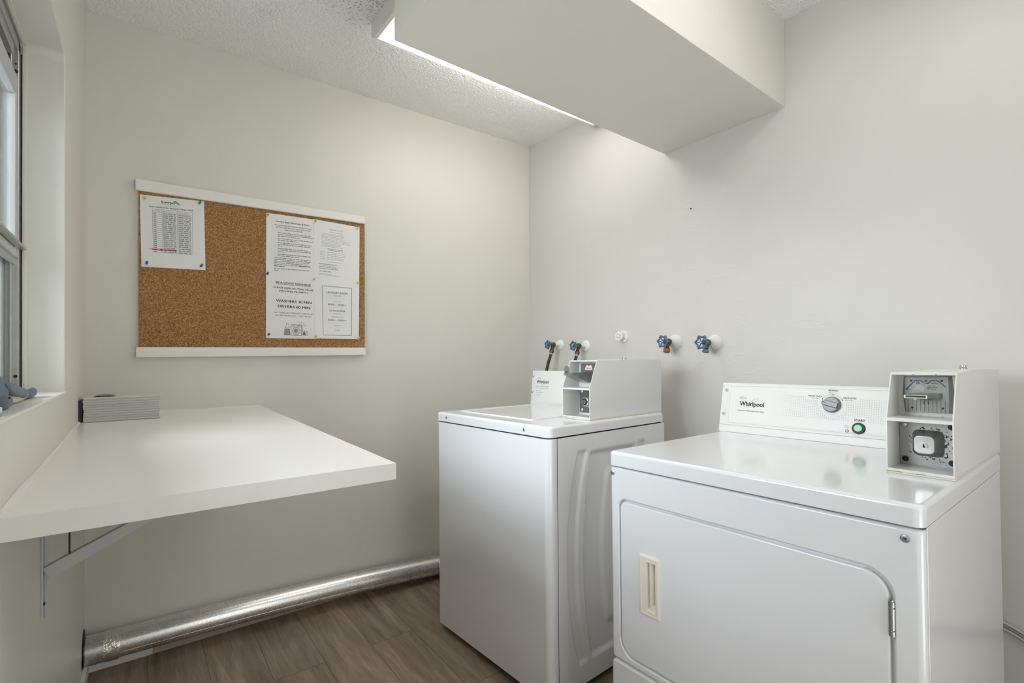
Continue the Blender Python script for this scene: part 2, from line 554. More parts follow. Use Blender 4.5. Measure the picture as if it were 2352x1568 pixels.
def ellipsoid(bm, c, r, rot=(0, 0, 0), u=20, v=14, mi=0):
    mat = Matrix.Translation(c) @ Euler([R(a) for a in rot]).to_matrix().to_4x4() @ Matrix.Diagonal((*r, 1))
    g = bmesh.ops.create_uvsphere(bm, u_segments=u, v_segments=v, radius=1.0, matrix=mat)
    for vv in g['verts']:
        for f in vv.link_faces:
            f.material_index = mi

def obj(name, bm, mats, parent=None, smooth=40, weld=True):
    if weld:
        bmesh.ops.remove_doubles(bm, verts=bm.verts, dist=1e-6)
    bmesh.ops.recalc_face_normals(bm, faces=bm.faces)
    me = bpy.data.meshes.new(name)
    bm.to_mesh(me)
    bm.free()
    for m in (mats if isinstance(mats, (list, tuple)) else [mats]):
        me.materials.append(M[m] if isinstance(m, str) else m)
    if smooth:
        me.polygons.foreach_set('use_smooth', [True] * len(me.polygons))
        me.set_sharp_from_angle(angle=R(smooth))
    o = bpy.data.objects.new(name, me)
    COL.objects.link(o)
    if smooth and smooth < 100:
        wn = o.modifiers.new('weighted_normals', 'WEIGHTED_NORMAL')
        wn.keep_sharp = True
        wn.weight = 80
    if parent:
        o.parent = parent
    return o

def BM():
    return bmesh.new()

def thing(name, label, cat, loc=(0, 0, 0), rot=(0, 0, 0), group=None):
    o = bpy.data.objects.new(name, None)
    o.empty_display_size = 0.05
    COL.objects.link(o)
    o.location = loc
    o.rotation_euler = rot
    return tag(o, label, cat, group)

def tag(o, label, cat, group=None):
    o['label'] = label
    o['category'] = cat
    if group:
        o['group'] = group
    return o

def struct(o, label=None):
    o['kind'] = 'structure'
    if label:
        o['label'] = label
    return o

# ---- lettering: flat faces merged into the mesh that carries them
_txt = {}
def text_geo(s, bold=False):
    key = (s, bold)
    if key not in _txt:
        cu = bpy.data.curves.new('t', 'FONT')
        cu.body = s
        cu.size = 1.0
        cu.resolution_u = 3
        o = bpy.data.objects.new('t', cu)
        COL.objects.link(o)
        dg = bpy.context.evaluated_depsgraph_get()
        ev = o.evaluated_get(dg)
        me = ev.to_mesh()
        vs = [(v.co.x, v.co.y) for v in me.vertices]
        fs = [list(p.vertices) for p in me.polygons]
        ev.to_mesh_clear()
        bpy.data.objects.remove(o)
        bpy.data.curves.remove(cu)
        _txt[key] = (vs, fs)
    return _txt[key]

CAPH = 0.70
def text(bm, s, fn, x, y, h, mi, width=None, align='C', bold=False):
    """letters with capitals h tall, baseline y, in the surface coordinates of fn(u, v)"""
    vs, fs = text_geo(s, bold)
    if not vs:
        return
    x0 = min(v[0] for v in vs); x1 = max(v[0] for v in vs)
    k = h / CAPH
    kx = width / (x1 - x0) if width else k
    w = (x1 - x0) * kx
    off = {'C': -w / 2, 'L': 0, 'R': -w}[align]
    st = ((-0.022, -0.006), (0.022, 0.006), (0.0, 0.016), (0.0, -0.012)) if bold else ((0.0, 0.0),)
    for dx, dy in st:
        nv = [bm.verts.new(fn(x + off + (v[0] - x0 + dx) * kx, y + (v[1] + dy) * k)) for v in vs]
        for f in fs:
            try:
                q = bm.faces.new([nv[i] for i in f]); q.material_index = mi
            except ValueError:
                pass

def quad(bm, fn, u0, u1, v0, v1, mi):
    if u1 - u0 > 12:                 # long lines follow the curl of the sheet
        k = math.ceil((u1 - u0) / 10)
        for i in range(k):
            a, c = u0 + (u1 - u0) * i / k, u0 + (u1 - u0) * (i + 1) / k
            face(bm, [fn(a, v0), fn(c, v0), fn(c, v1), fn(a, v1)], mi)
        return
    face(bm, [fn(u0, v0), fn(u1, v0), fn(u1, v1), fn(u0, v1)], mi)

def stroke(bm, fn, pts, w, mi, closed=False):
    n = len(pts)
    segs = []
    for i in range(n if closed else n - 1):
        a, c = pts[i], pts[(i + 1) % n]
        k = max(1, math.ceil(math.hypot(c[0] - a[0], c[1] - a[1]) / 10)) if max(abs(a[0]), abs(a[1])) > 1.5 else 1
        for j in range(k):
            segs.append(((a[0] + (c[0] - a[0]) * j / k, a[1] + (c[1] - a[1]) * j / k), (a[0] + (c[0] - a[0]) * (j + 1) / k, a[1] + (c[1] - a[1]) * (j + 1) / k)))
    for (a, b) in segs:
        d = V((b[0] - a[0], b[1] - a[1]))
        if d.length < 1e-9:
            continue
        d.normalize()
        px, py = -d.y * w / 2, d.x * w / 2
        ex, ey = d.x * w * 0.3, d.y * w * 0.3
        face(bm, [fn(a[0] + px - ex, a[1] + py - ey), fn(b[0] + px + ex, b[1] + py + ey),
                  fn(b[0] - px + ex, b[1] - py + ey), fn(a[0] - px - ex, a[1] - py - ey)], mi)

def disc(bm, fn, u, v, r, mi, n=16, rv=None):
    rv = rv or r
    face(bm, [fn(u + r * math.cos(2 * math.pi * i / n), v + rv * math.sin(2 * math.pi * i / n)) for i in range(n)], mi)

def ring(bm, fn, u, v, a, b, w, mi, tilt=0, n=36):
    c, s = math.cos(R(tilt)), math.sin(R(tilt))
    pts = []
    for i in range(n):
        t = 2 * math.pi * i / n
        p, q = a * math.cos(t), b * math.sin(t)
        pts.append((u + p * c - q * s, v + p * s + q * c))
    stroke(bm, fn, pts, w, mi, True)

def words(bm, fn, x0, x1, y, h, mi, rr, fill=1.0):
    """a line of print too small to read: broken bars"""
    x = x0
    end = x0 + (x1 - x0) * fill
    while x < end:
        w = min(rr.uniform(2.2, 6.5) * h, end - x)
        quad(bm, fn, x, x + w, y, y + h * rr.uniform(0.75, 1.0), mi)
        x += w + h * 0.8

# ------------------------------------------------------------------ the room
b = BM(); box(b, -0.3, W + 0.3, YB - 0.1, 0.1, -0.1, 0.0)
struct(obj('floor', b, 'floor', smooth=0), 'grey-brown wood-look vinyl plank floor')
b = BM(); box(b, -0.16, W + 0.12, 0.0, 0.1, 0.0, 2.62)
struct(obj('wall_back', b, 'wall', smooth=0), 'greige painted wall behind the cork board')
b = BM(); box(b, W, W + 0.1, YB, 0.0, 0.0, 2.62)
struct(obj('wall_right', b, 'wall_scraped_dimmed', smooth=0), 'greige painted wall behind the machines with scraped patches')
# unseen wall behind the camera; open doorway added to let in fill daylight
DX0, DX1, DZ1 = 0.40, 1.26, 2.03
b = BM()
for q in ((-0.16, DX0, 0.0, 2.62), (DX1, W + 0.12, 0.0, 2.62), (DX0, DX1, DZ1, 2.62)):
    box(b, q[0], q[1], YB - 0.1, YB, q[2], q[3])
struct(obj('wall_front', b, 'wall', smooth=0), 'unseen wall behind the camera with a doorway added for fill light')
b = BM()
for q in ((DX0 - 0.06, DX0, 0.0, DZ1 + 0.06), (DX1, DX1 + 0.06, 0.0, DZ1 + 0.06), (DX0, DX1, DZ1, DZ1 + 0.06)):
    box(b, q[0], q[1], YB, YB + 0.015, q[2], q[3], bevel=0.002, seg=1)
struct(obj('trim_2', b, 'trim_wood'), 'white casing around the added doorway behind the camera')
b = BM(); box(b, -7.0, 9.0, -6.3, -6.0, -0.1, 6.0)  # unseen wall, added so its tone sets the fill through the doorway
struct(obj('exterior_wall', b, simple('bounce_stucco', (0.27, 0.265, 0.25), 0.8), smooth=0), 'unseen outside wall added beyond the doorway to bounce daylight in')

# window wall with a rounded plaster opening
WY0, WY1, WZ0, WZ1 = -1.78, -0.6075, 1.0555, 1.950
b = BM()
def wl(pairs, x):
    return [(x, p[0], p[1]) for p in pairs]
TR = (0.004, 0.004, 0.022, 0.022)
loops = [wl(rrect(YB, 0.0, 0.0, 2.62, 1e-4), -0.14), wl(rrect(YB, 0.0, 0.0, 2.62, 1e-4), 0.0)]
for i in range(5):
    t = R(90 * i / 4)
    g = 0.004 * (1 - math.sin(t))
    loops.append(wl(rrect(WY0 - g, WY1 + g, WZ0 - g * 0.4, WZ1 + g, [q + g for q in TR]), -0.004 * (1 - math.cos(t))))
loops.append(wl(rrect(WY0, WY1, WZ0, WZ1, TR), -0.14))
rows = loft(b, loops, False, False)
struct(obj('wall_left', b, 'wall', smooth=35), 'greige painted wall with the window opening')

# ceiling (the far right corner sits a little higher)
def ceil_z(x, y):
    return H + 0.0456 * max(0, min(1.02, x / W)) * max(0.0, 1 + y / 1.5)
b = BM()
xs = [-0.16, 0.0, W * 0.5, W, W + 0.1]
ys = [0.05, 0.0, -0.75, -1.5, YB]
g = [[b.verts.new((x, y, ceil_z(x, y))) for y in ys] for x in xs]
g2 = [[b.verts.new((x, y, 2.66)) for y in ys] for x in xs]
for i in range(4):
    for j in range(4):
        b.faces.new((g[i][j], g[i][j + 1], g[i + 1][j + 1], g[i + 1][j]))
        b.faces.new((g2[i][j], g2[i + 1][j], g2[i + 1][j + 1], g2[i][j + 1]))
for j in range(4):
    b.faces.new((g[0][j], g2[0][j], g2[0][j + 1], g[0][j + 1]))
    b.faces.new((g[4][j], g[4][j + 1], g2[4][j + 1], g2[4][j]))
for i in range(4):
    b.faces.new((g[i][0], g[i + 1][0], g2[i + 1][0], g2[i][0]))
    b.faces.new((g[i][4], g2[i][4], g2[i + 1][4], g[i + 1][4]))
struct(obj('ceiling', b, 'ceiling', smooth=30), 'white popcorn ceiling')

b = BM(); box(b, XE, W, YN, YF, ZS, H + 0.02, bevel=0.002, seg=2)
struct(obj('soffit', b, 'wall', smooth=30), 'boxed greige soffit hanging from the ceiling')

# baseboards under the duct
b = BM(); box(b, 0.0, 0.20, -0.012, 0.0, 0.0, 0.065, bevel=0.002)
struct(obj('baseboard_left', b, 'trim_wood'), 'short white piece of baseboard in the corner')
b = BM(); box(b, 0.20, W, -0.012, 0.0, 0.0, 0.058, bevel=0.003)
struct(obj('baseboard_back', b, 'beige'), 'beige baseboard under the duct')
b = BM(); box(b, 0.0, 0.012, -1.9, -0.012, 0.0, 0.065, bevel=0.002)
struct(obj('trim_1', b, 'trim_wood'), 'white baseboard along the window wall')

# ------------------------------------------------------------------ window
win = bpy.data.objects.new('window_1', None)
COL.objects.link(win)
win.location = (0, 0, 0)
struct(win, 'aluminium single hung window in the left wall')
b = BM()     # outer frame
fx0, fx1 = -0.138, -0.085
for (y0, y1, z0, z1) in ((WY1 - 0.022, WY1, WZ0, WZ1), (WY0, WY0 + 0.022, WZ0, WZ1), (WY0, WY1, WZ1 - 0.03, WZ1), (WY0, WY1, WZ0, WZ0 + 0.012)):
    box(b, fx0, fx1, y0, y1, z0, z1, bevel=0.0015, seg=1)
# balance channel with its slots
box(b, -0.100, -0.096, WY1 - 0.036, WY1 - 0.022, WZ0, WZ1, bevel=0.001, seg=1)
obj('window_frame', b, 'aluminium', win)
b = BM()
box(b, -0.0838, -0.0818, WY1 - 0.004, WY1, WZ0, WZ1 - 0.03)
obj('weather_strip', b, 'black', win)
b = BM()     # light bead around the opening
for (y0, y1, z0, z1) in ((WY1 - 0.006, WY1, WZ0, WZ1), (WY0, WY1, WZ1 - 0.006, WZ1)):
    box(b, -0.0815, -0.072, y0, y1, z0, z1, bevel=0.002, seg=2)
obj('stop_bead', b, 'wall', win)
b = BM()
box(b, -0.130, -0.112, WY0 + 0.02, WY1 - 0.02, WZ1 - 0.14, WZ1 - 0.028, bevel=0.001, seg=1)
box(b, -0.112, -0.090, WY0 + 0.02, WY1 - 0.05, WZ1 - 0.055, WZ1 - 0.028, bevel=0.001, seg=1)
obj('head_panel', b, 'aluminium', win)
for z, r_ in ((1.885, 0.0022), (1.866, 0.0045), (1.10, 0.004)):
    b = BM(); lathe(b, [(r_, 0), (r_, 0.002)], (-0.0905, WY1 - 0.022, z), (0, -1, 0), 10)
    obj('slot_hole', b, 'black', win)
ZM = 1.41     # meeting rail
def sash(name, x0, x1, z0, z1, rail_t, rail_b, stile):
    b = BM()
    y0, y1 = WY0 + 0.02, WY1 - 0.020
    box(b, x0, x1, y1 - stile, y1, z0, z1, bevel=0.002, seg=1)
    box(b, x0, x1, y0, y0 + stile, z0, z1, bevel=0.002, seg=1)
    box(b, x0, x1, y0 + stile, y1 - stile, z1 - rail_t, z1, bevel=0.002, seg=1)
    box(b, x0, x1, y0 + stile, y1 - stile, z0, z0 + rail_b, bevel=0.002, seg=1)
    s = obj(name, b, 'white_sash', win)
    g = BM()
    xm = (x0 + x1) / 2
    box(g, xm - 0.002, xm + 0.002, y0 + stile * 0.8, y1 - stile * 0.8, z0 + rail_b * 0.8, z1 - rail_t * 0.8)
    obj('pane', g, 'glass', s)
    return s
sash('upper_sash', -0.108, -0.086, ZM - 0.012, WZ1 - 0.10, 0.05, 0.02, 0.03)
sash('lower_sash', -0.132, -0.110, WZ0 + 0.012, ZM, 0.03, 0.03, 0.035)
b = BM()
box(b, -0.100, -0.072, WY0 + 0.02, WY1 - 0.010, ZM + 0.010, ZM + 0.018, bevel=0.002)
box(b, -0.098, -0.092, WY0 + 0.02, WY1 - 0.012, ZM - 0.030, ZM + 0.012, bevel=0.001)
obj('meeting_rail', b, 'aluminium', win)
b = BM()
prof = []
box(b, -0.085, 0.003, WY0, WY1, WZ0 - 0.004, WZ0 + 0.0015, bevel=0.001)
obj('window_sill', b, 'white_paint', win)

# a sided wall of the building seen sideways through the panes
b = BM()
box(b, -4.0, -0.20, 0.9, 1.0, -0.3, 4.5)
for i in range(34):
    box(b, -0.24 - 0.11 * i, -0.215 - 0.11 * i, 0.885, 0.9, -0.3, 4.5, bevel=0.004, seg=1)
struct(obj('exterior_wall', b, simple('grey_siding', (0.07, 0.072, 0.07), 0.6), smooth=30), 'grey ribbed outside wall seen through the window')

# ------------------------------------------------------------------ ceiling lamps
def lamp(label, cx, cy):
    zc = ceil_z(cx, cy)
    sl_x = (ceil_z(cx + 0.5, cy) - ceil_z(cx - 0.5, cy)) / 1.0
    sl_y = (ceil_z(cx, cy + 0.1) - ceil_z(cx, cy - 0.1)) / 0.2
    t = thing('ceiling_light', label, 'ceiling light', (cx, cy, zc - 0.001), (math.atan(sl_y), -math.atan(sl_x), 0), 'wraparound fluorescent lights')
    b = BM()
    box(b, -0.605, 0.605, -0.13, 0.13, -0.018, 0.0, bevel=0.002)
    obj('housing', b, 'white_metal', t)
    b = BM()
    lp = []
    sec = [(-0.132, -0.008), (-0.150, -0.040), (-0.144, -0.058), (-0.125, -0.066), (0.125, -0.066), (0.144, -0.058), (0.150, -0.040), (0.132, -0.008)]
    for x in (-0.598, -0.3, 0.0, 0.3, 0.598):
        lp.append([(x, p, q) for p, q in sec])
    loft(b, lp, False, False, closed=False)
    obj('lens', b, 'lens', t)
    for s in (-1, 1):
        b = BM()
        o2 = [(-0.150, 0.0), (-0.155, -0.030), (-0.149, -0.059), (-0.128, -0.070), (0.128, -0.070), (0.149, -0.059), (0.155, -0.030), (0.150, 0.0)]
        loft(b, [[(s * 0.598, p, q) for p, q in o2], [(s * 0.611, p, q) for p, q in o2]], True, True)
        obj('end_cap', b, 'white_metal', t)
    return t
lamp('white wraparound fluorescent ceiling light between the soffit and the cork board wall', 1.478, -0.700)
lamp('white wraparound fluorescent ceiling light on the near side of the soffit', 1.28, -2.02)

# ------------------------------------------------------------------ counter and bracket
ct = thing('folding_counter', 'white laminate folding counter fixed under the window', 'counter', (0.0, -1.401, 0.9))
o = V((0.0, -1.401, 0.9))
b = BM()
zb, zf, th = 0.9378, 0.925, 0.0335
def cp(x, y, z):
    return V((x, y, z)) - o
hexa(b, [cp(0.001, -1.400, zf - th), cp(0.581, -1.400, zf - th), cp(0.5805, -0.001, zb - th), cp(0.001, -0.001, zb - th),
         cp(0.001, -1.400, zf), cp(0.581, -1.400, zf), cp(0.5805, -0.001, zb), cp(0.001, -0.001, zb)])
obj('counter_top', b, 'laminate', ct, smooth=0)
b = BM()
hexa(b, [cp(0.001, -1.4015, zf - th), cp(0.582, -1.4015, zf - th), cp(0.582, -1.400, zf - th), cp(0.001, -1.400, zf - th),
         cp(0.001, -1.4015, zf), cp(0.582, -1.4015, zf), cp(0.582, -1.400, zf), cp(0.001, -1.400, zf)])
hexa(b, [cp(0.581, -1.4005, zf - th), cp(0.582, -1.4005, zf - th), cp(0.582, -0.002, zb - th), cp(0.5805, -0.002, zb - th),
         cp(0.581, -1.4005, zf), cp(0.582, -1.4005, zf), cp(0.582, -0.002, zb), cp(0.5805, -0.002, zb)])
obj('edge_band', b, 'laminate_edge', ct, smooth=0)
b = BM()
pth = [cp(0.0015, -0.002 - 1.398 * i / 30, zb + (zf - zb) * i / 30 + 0.001) for i in range(31)]
rr = [0.0034 + 0.0012 * math.sin(i * 1.9) * math.sin(i * 0.7) + (0.003 if i > 24 else 0) for i in range(31)]
tube(b, pth, rr, 8)
pth = [cp(0.003 + 0.577 * i / 10, -0.0015, zb + 0.001) for i in range(11)]
tube(b, pth, 0.0022, 8)
obj('caulk_bead', b, 'caulk', ct)

by = -1.0
br = thing('shelf_bracket', 'pale grey metal shelf bracket under the folding counter', 'bracket', (0.0, by, 0.622))
zt = 0.8945 - 0.622
b = BM(); box(b, 0.0, 0.004, -0.013, 0.013, 0.0, zt, bevel=0.001); box(b, 0.004, 0.010, -0.003, 0.003, 0.0, zt, bevel=0.001, seg=1)
obj('wall_leg', b, 'bracket', br)
b = BM(); box(b, 0.004, 0.40, -0.013, 0.013, zt - 0.004, zt, bevel=0.001); box(b, 0.010, 0.40, -0.003, 0.003, zt - 0.010, zt - 0.004)
obj('arm', b, 'bracket', br)
b = BM()
d = V((0.34, 0, 0.172)).normalized(); n_ = V((-d.z, 0, d.x))
p0 = V((0.008, 0, 0.090)); p1 = p0 + d * 0.385
for sgn, mi in ((1, 0),):
    hexa(b, [p0 + n_ * -0.013 + V((0, -0.009, 0)), p1 + n_ * -0.013 + V((0, -0.009, 0)), p1 + n_ * -0.013 + V((0, 0.009, 0)), p0 + n_ * -0.013 + V((0, 0.009, 0)),
             p0 + n_ * 0.012 + V((0, -0.009, 0)), p1 + n_ * 0.002 + V((0, -0.009, 0)), p1 + n_ * 0.002 + V((0, 0.009, 0)), p0 + n_ * 0.012 + V((0, 0.009, 0))])
obj('strut', b, 'bracket', br)
b = BM(); tube(b, [(0.042, 0, 0.118), (0.042, 0, zt - 0.006)], 0.0016, 8)
obj('tie_rod', b, 'dark_gap', br)
for z in (0.03, 0.255):
    b = BM(); lathe(b, [(0.004, 0), (0.004, 0.001), (0.002, 0.0025)], (0.004, -0.008, z), (1, 0, 0), 10)
    obj('bracket_screw', b, 'dark_gap', br)

# ------------------------------------------------------------------ newsletters on the counter
z0 = 0.9362
NN = 10
hh = 0.0790 / NN
nth = ['lowest', 'second', 'third', 'fourth', 'fifth', 'sixth', 'seventh', 'eighth', 'ninth', 'topmost']
for k in range(NN):
    x0 = 0.0115 + rnd.uniform(-0.001, 0.002)
    x1 = 0.2155 + rnd.uniform(-0.003, 0.003)
    b = BM()
    mid = hh / 2
    yf_ = rnd.uniform(-0.0015, 0.0015)
    # folded leaves: rounded fold towards the room, open towards the wall, hollow at both ends
    for off, t in ((hh / 2 - 0.0003, 0.0009), (hh / 2 - 0.0017, 0.0009)):
        outer, inner = [], []
        for rad, L_ in ((off, outer), (off - t, inner)):
            yc = yf_ + off * 0.45
            L_.append((0.093 + rnd.uniform(-0.002, 0.0), mid - rad))
            for q in range(9):
                a = R(270 - 180 * q / 8)
                L_.append((yc + rad * 0.45 * math.cos(a), mid + rad * math.sin(a)))
            L_.append((0.093 + rnd.uniform(-0.002, 0.0), mid + rad))
        sec = outer + list(reversed(inner))
        e0, e1 = x0 + (hh / 2 - off) * 0.8, x1 - (hh / 2 - off) * 0.8
        lp = [[(x, y, z) for y, z in sec] for x in (e0, (e0 + e1) / 2, e1)]
        loft(b, lp, True, True)
    lab = ('folded grey brochure, %s of its stack on the counter' % nth[k]) if k in (0, NN - 1) else ('folded grey brochure, %s from the bottom of the stack on the counter' % nth[k])
    nl = obj('folded_brochure', b, 'news', None, smooth=35)
    nl.location = (0, -0.252, z0 + k * hh)
    nl.rotation_euler = (0.0092, -0.0012 * k, 0)
    tag(nl, lab, 'brochure', 'folded brochures stacked on the counter')
    if k == NN - 1:
        b = BM()
        lp = []
        for q in range(13):
            t = q / 12
            x = 0.036 + 0.055 * t
            z = hh + 0.0006 + 0.0060 * math.sin(math.pi * t) ** 1.2 * (1 - 0.3 * t)
            lp.append([(x, 0.030, z), (x, 0.090, z), (x, 0.090, z + 0.0005), (x, 0.030, z + 0.0005)])
        loft(b, lp, True, True)
        c = obj('cover_photo', b, 'news_photo', nl, smooth=60)
        c['label'] = 'dark blue printed cover picture curling up'
b = BM(); box(b, 0.0005, 0.0098, 0.002, 0.085, 0.0, 0.072, bevel=0.0005, seg=1)
fo = obj('gap_shade_strip', b, 'black')  # black strip added to paint the deep shade in this gap
fo.location = (0, -0.252, z0)
fo.rotation_euler = (0.0092, 0, 0)
tag(fo, 'thin black strip added as the shade between the brochures and the window wall', 'shade strip')

# ------------------------------------------------------------------ cork board
bb = thing('bulletin_board', 'cork bulletin board with white wooden strips on the wall', 'bulletin board', (0.594, -0.0005, 1.50))
o = V((0.594, 0.0, 1.50))
def hb(bm, x0, x1, zl0, zl1, zr0, zr1, y0, y1, mi=0):
    P = [(x0, y0, zl0), (x1, y0, zr0), (x1, y1, zr0), (x0, y1, zl0), (x0, y0, zl1), (x1, y0, zr1), (x1, y1, zr1), (x0, y1, zl1)]
    hexa(bm, [V(p) - o for p in P], mi)
b = BM(); hb(b, 0.156, 1.0425, 1.170, 1.800, 1.180, 1.820, -0.013, 0.0)
obj('cork_panel', b, 'cork', bb, smooth=0)
b = BM(); hb(b, 0.1455, 1.0405, 1.7862, 1.8290, 1.8050, 1.8400, -0.025, 0.0)
bmesh.ops.bevel(b, geom=b.edges[:], offset=0.002, segments=2, affect='EDGES')
s1 = obj('frame_strip', b, 'trim_wood', bb)
b = BM(); hb(b, 0.1470, 1.0430, 1.1488, 1.1880, 1.1602, 1.1972, -0.025, 0.0)
bmesh.ops.bevel(b, geom=b.edges[:], offset=0.002, segments=2, affect='EDGES')
s2 = obj('frame_strip', b, 'trim_wood', bb)
for s, pts in ((s1, ((0.300, 1.822), (0.386, 1.810), (0.790, 1.823))), (s2, ((0.383, 1.170), (0.675, 1.178), (0.812, 1.172)))):
    for x, z in pts:
        b = BM(); lathe(b, [(0.0042, 0), (0.0042, 0.001), (0.002, 0.002)], V((x, -0.0248, z)) - o, (0, -1, 0), 12)
        obj('screw_head', b, 'trim_wood', s)

# papers ---------------------------------------------------------------
def paper(name, label, corners, yy, mats, draw, parts=None, curl=0.0):
    """corners (x, z): top left, top right, bottom right, bottom left; drawing in millimetres, origin top left, v downwards negative"""
    tl, tr, brc, bl = [V((c[0], c[1])) for c in corners]
    c0 = (tl + tr + brc + bl) / 4
    def fn(u, v, lift=0.0004):
        s, t = u / 216.0, -v / 279.0
        p = (tl * (1 - s) + tr * s) * (1 - t) + (bl * (1 - s) + brc * s) * t
        yy2 = yy - curl * (math.sin(math.pi * min(1, max(0, s))) ** 2 * 0.5)
        return (p.x - c0.x, yy2 - lift - yy, p.y - c0.y)
    b = BM()
    n = 10
    lo, up = [], []
    for i in range(n + 1):
        u = 216.0 * i / n
        lo.append((fn(u, 0, 0), fn(u, -279, 0)))
        up.append((fn(u, 0, 0.0002), fn(u, -279, 0.0002)))
    lp = [[lo[i][0], lo[i][1], up[i][1], up[i][0]] for i in range(n + 1)]
    loft(b, lp, True, True, 0)
    draw(b, fn)
    ob = obj(name, b, mats, None, smooth=0, weld=False)
    ob.location = (c0.x, yy, c0.y)
    return tag(ob, label, 'notice')

def draw_pest(b, fn):
    rr = random.Random(3)
    text(b, 'Levy', fn, 70, -24.5, 9.5, 1, width=35, align='L', bold=True)
    stroke(b, fn, [(104, -24), (117, -13.5), (131, -25)], 2.6, 1)
    stroke(b, fn, [(111, -13.5), (113.5, -17)], 2.2, 1)
    stroke(b, fn, [(109, -25.5), (117, -19), (125, -25.5)], 2.6, 2)
    text(b, 'Environmental Services', fn, 101, -29.5, 2.4, 1, width=60)
    text(b, 'Pest Control', fn, 102, -35, 3.4, 2, width=38)
    text(b, 'Pest Control for Bahama Village 2026', fn, 103, -45, 5.6, 3, width=146, bold=True)
    x0, xa, xb, x1 = 39, 70, 121, 173
    top, rows, rh = -51, 20, 7.9
    yb = top - 11 - rows * rh
    for i in range(rows + 2):
        y = top if i == 0 else top - 11 - (i - 1) * rh
        quad(b, fn, x0, x1, y - 0.5, y + 0.4, 4)
    for x in (x0, xa, xb, x1):
        quad(b, fn, x - 0.45, x + 0.45, yb, top, 4)
    text(b, 'Building #', fn, x0 + 2, top - 7.5, 3.6, 3, width=24, align='L')
    text(b, 'Interior Dates', fn, xa + 2, top - 7.5, 3.6, 3, width=34, align='L')
    text(b, 'Exterior Months', fn, xb + 2, top - 7.5, 3.6, 3, width=40, align='L')
    for i in range(rows):
        y = top - 11 - (i + 1) * rh + 2.0
        words(b, fn, x0 + 3, x0 + 12, y, 3.2, 4, rr)
        if i == rows - 2:
            quad(b, fn, x0 + 1, xb - 4, y - 0.8, y + 4.4, 6)
        words(b, fn, xa + 3, xb - 5, y, 3.4, 4, rr)
        words(b, fn, xb + 3, x1 - 6, y, 3.4, 4, rr)
    y = top - 11 - (rows - 1) * rh + 3.6
    stroke(b, fn, [(24, y + 0.5), (38, y)], 1.6, 5)
    stroke(b, fn, [(33, y + 4), (39, y), (34, y - 4)], 1.6, 5)
    stroke(b, fn, [(62, y + 2.4), (69, y - 1), (62, y - 4)], 2.2, 5)

def draw_rules(b, fn):
    rr = random.Random(5)
    text(b, 'Laundry Room Reminders & Rules', fn, 117, -34, 7.0, 1, width=150, bold=True)
    text(b, 'If a machine issues after repeated warnings and repairs,', fn, 121, -48.5, 4.8, 1, width=168, bold=True)
    text(b, "the 'floor's units' may have to pay for a new machine,", fn, 121, -58, 4.8, 1, width=158, bold=True)
    text(b, 'which costs around $1100.', fn, 121, -67.5, 4.8, 1, width=84, bold=True)
    y = -82
    items = [(('Pillows, comforters, blankets, or heavy rugs are not allowed to be', 152), (None, 160), (None, 102)), ((None, 160), (None, 84)), ((None, 158), (None, 146), (None, 20)),
             ((None, 144), (None, 152), (None, 32)), ((None, 152), (None, 98))]
    for i, it in enumerate(items):
        text(b, '%d.' % (i + 1), fn, 42, y, 3.6, 2, align='L')
        for s, w in it:
            words(b, fn, 50, 50 + w, y, 3.4, 3, rr)
            y -= 7.4
        y -= 3.2
    y = -193
    for w in (160, 166, 160, 152, 166, 48):
        words(b, fn, 34, 34 + w, y, 3.3, 3 if w != 48 else 1, rr)
        y -= 7.2
    quad(b, fn, 148, 200, -193 - 4 * 7.2 - 0.3, -193 - 4 * 7.2 + 3.4, 1)
    y -= 4
    words(b, fn, 34, 198, y, 3.3, 3, rr)
    words(b, fn, 34, 56, y - 7.4, 3.3, 3, rr)
    for x in (82, 120, 160):
        stroke(b, fn, [(x, -2), (x + 1, -120), (x - 1, -277)], 0.5, 4)

def draw_village(b, fn):
    rr = random.Random(8)
    text(b, 'BAHAMA VILLAGE', fn, 103, -38, 5.4, 1, width=64)
    words(b, fn, 72, 132, -49, 3.2, 3, rr)
    y = -58
    for (x0, x1) in ((38, 136), (36, 140), (36, 138), (34, 146), (34, 172), (34, 168), (36, 172), (34, 120), (38, 122), (36, 134)):
        words(b, fn, x0, x1, y, 2.8, 3, rr)
        y -= 6.6
    y -= 4
    for (x0, x1) in ((62, 134), (66, 136)):
        words(b, fn, x0, x1, y, 2.8, 2, rr); y -= 6.0
    y -= 4
    for x1 in (142, 150, 150, 146, 138):
        words(b, fn, 28, 52, y, 2.8, 3, rr)
        words(b, fn, 60, x1, y, 2.8, 3, rr)
        y -= 8
    y -= 4
    words(b, fn, 70, 128, y, 2.8, 3, rr); y -= 13
    for x1 in (108, 118, 112, 114):
        words(b, fn, 24, x1, y, 2.8, 2 if x1 != 118 else 3, rr); y -= 7
    y -= 6
    words(b, fn, 24, 80, y, 3.0, 2, rr); y -= 11
    words(b, fn, 24, 80, y, 2.8, 3, rr)
    words(b, fn, 24, 116, y - 5, 2.8, 3, rr)

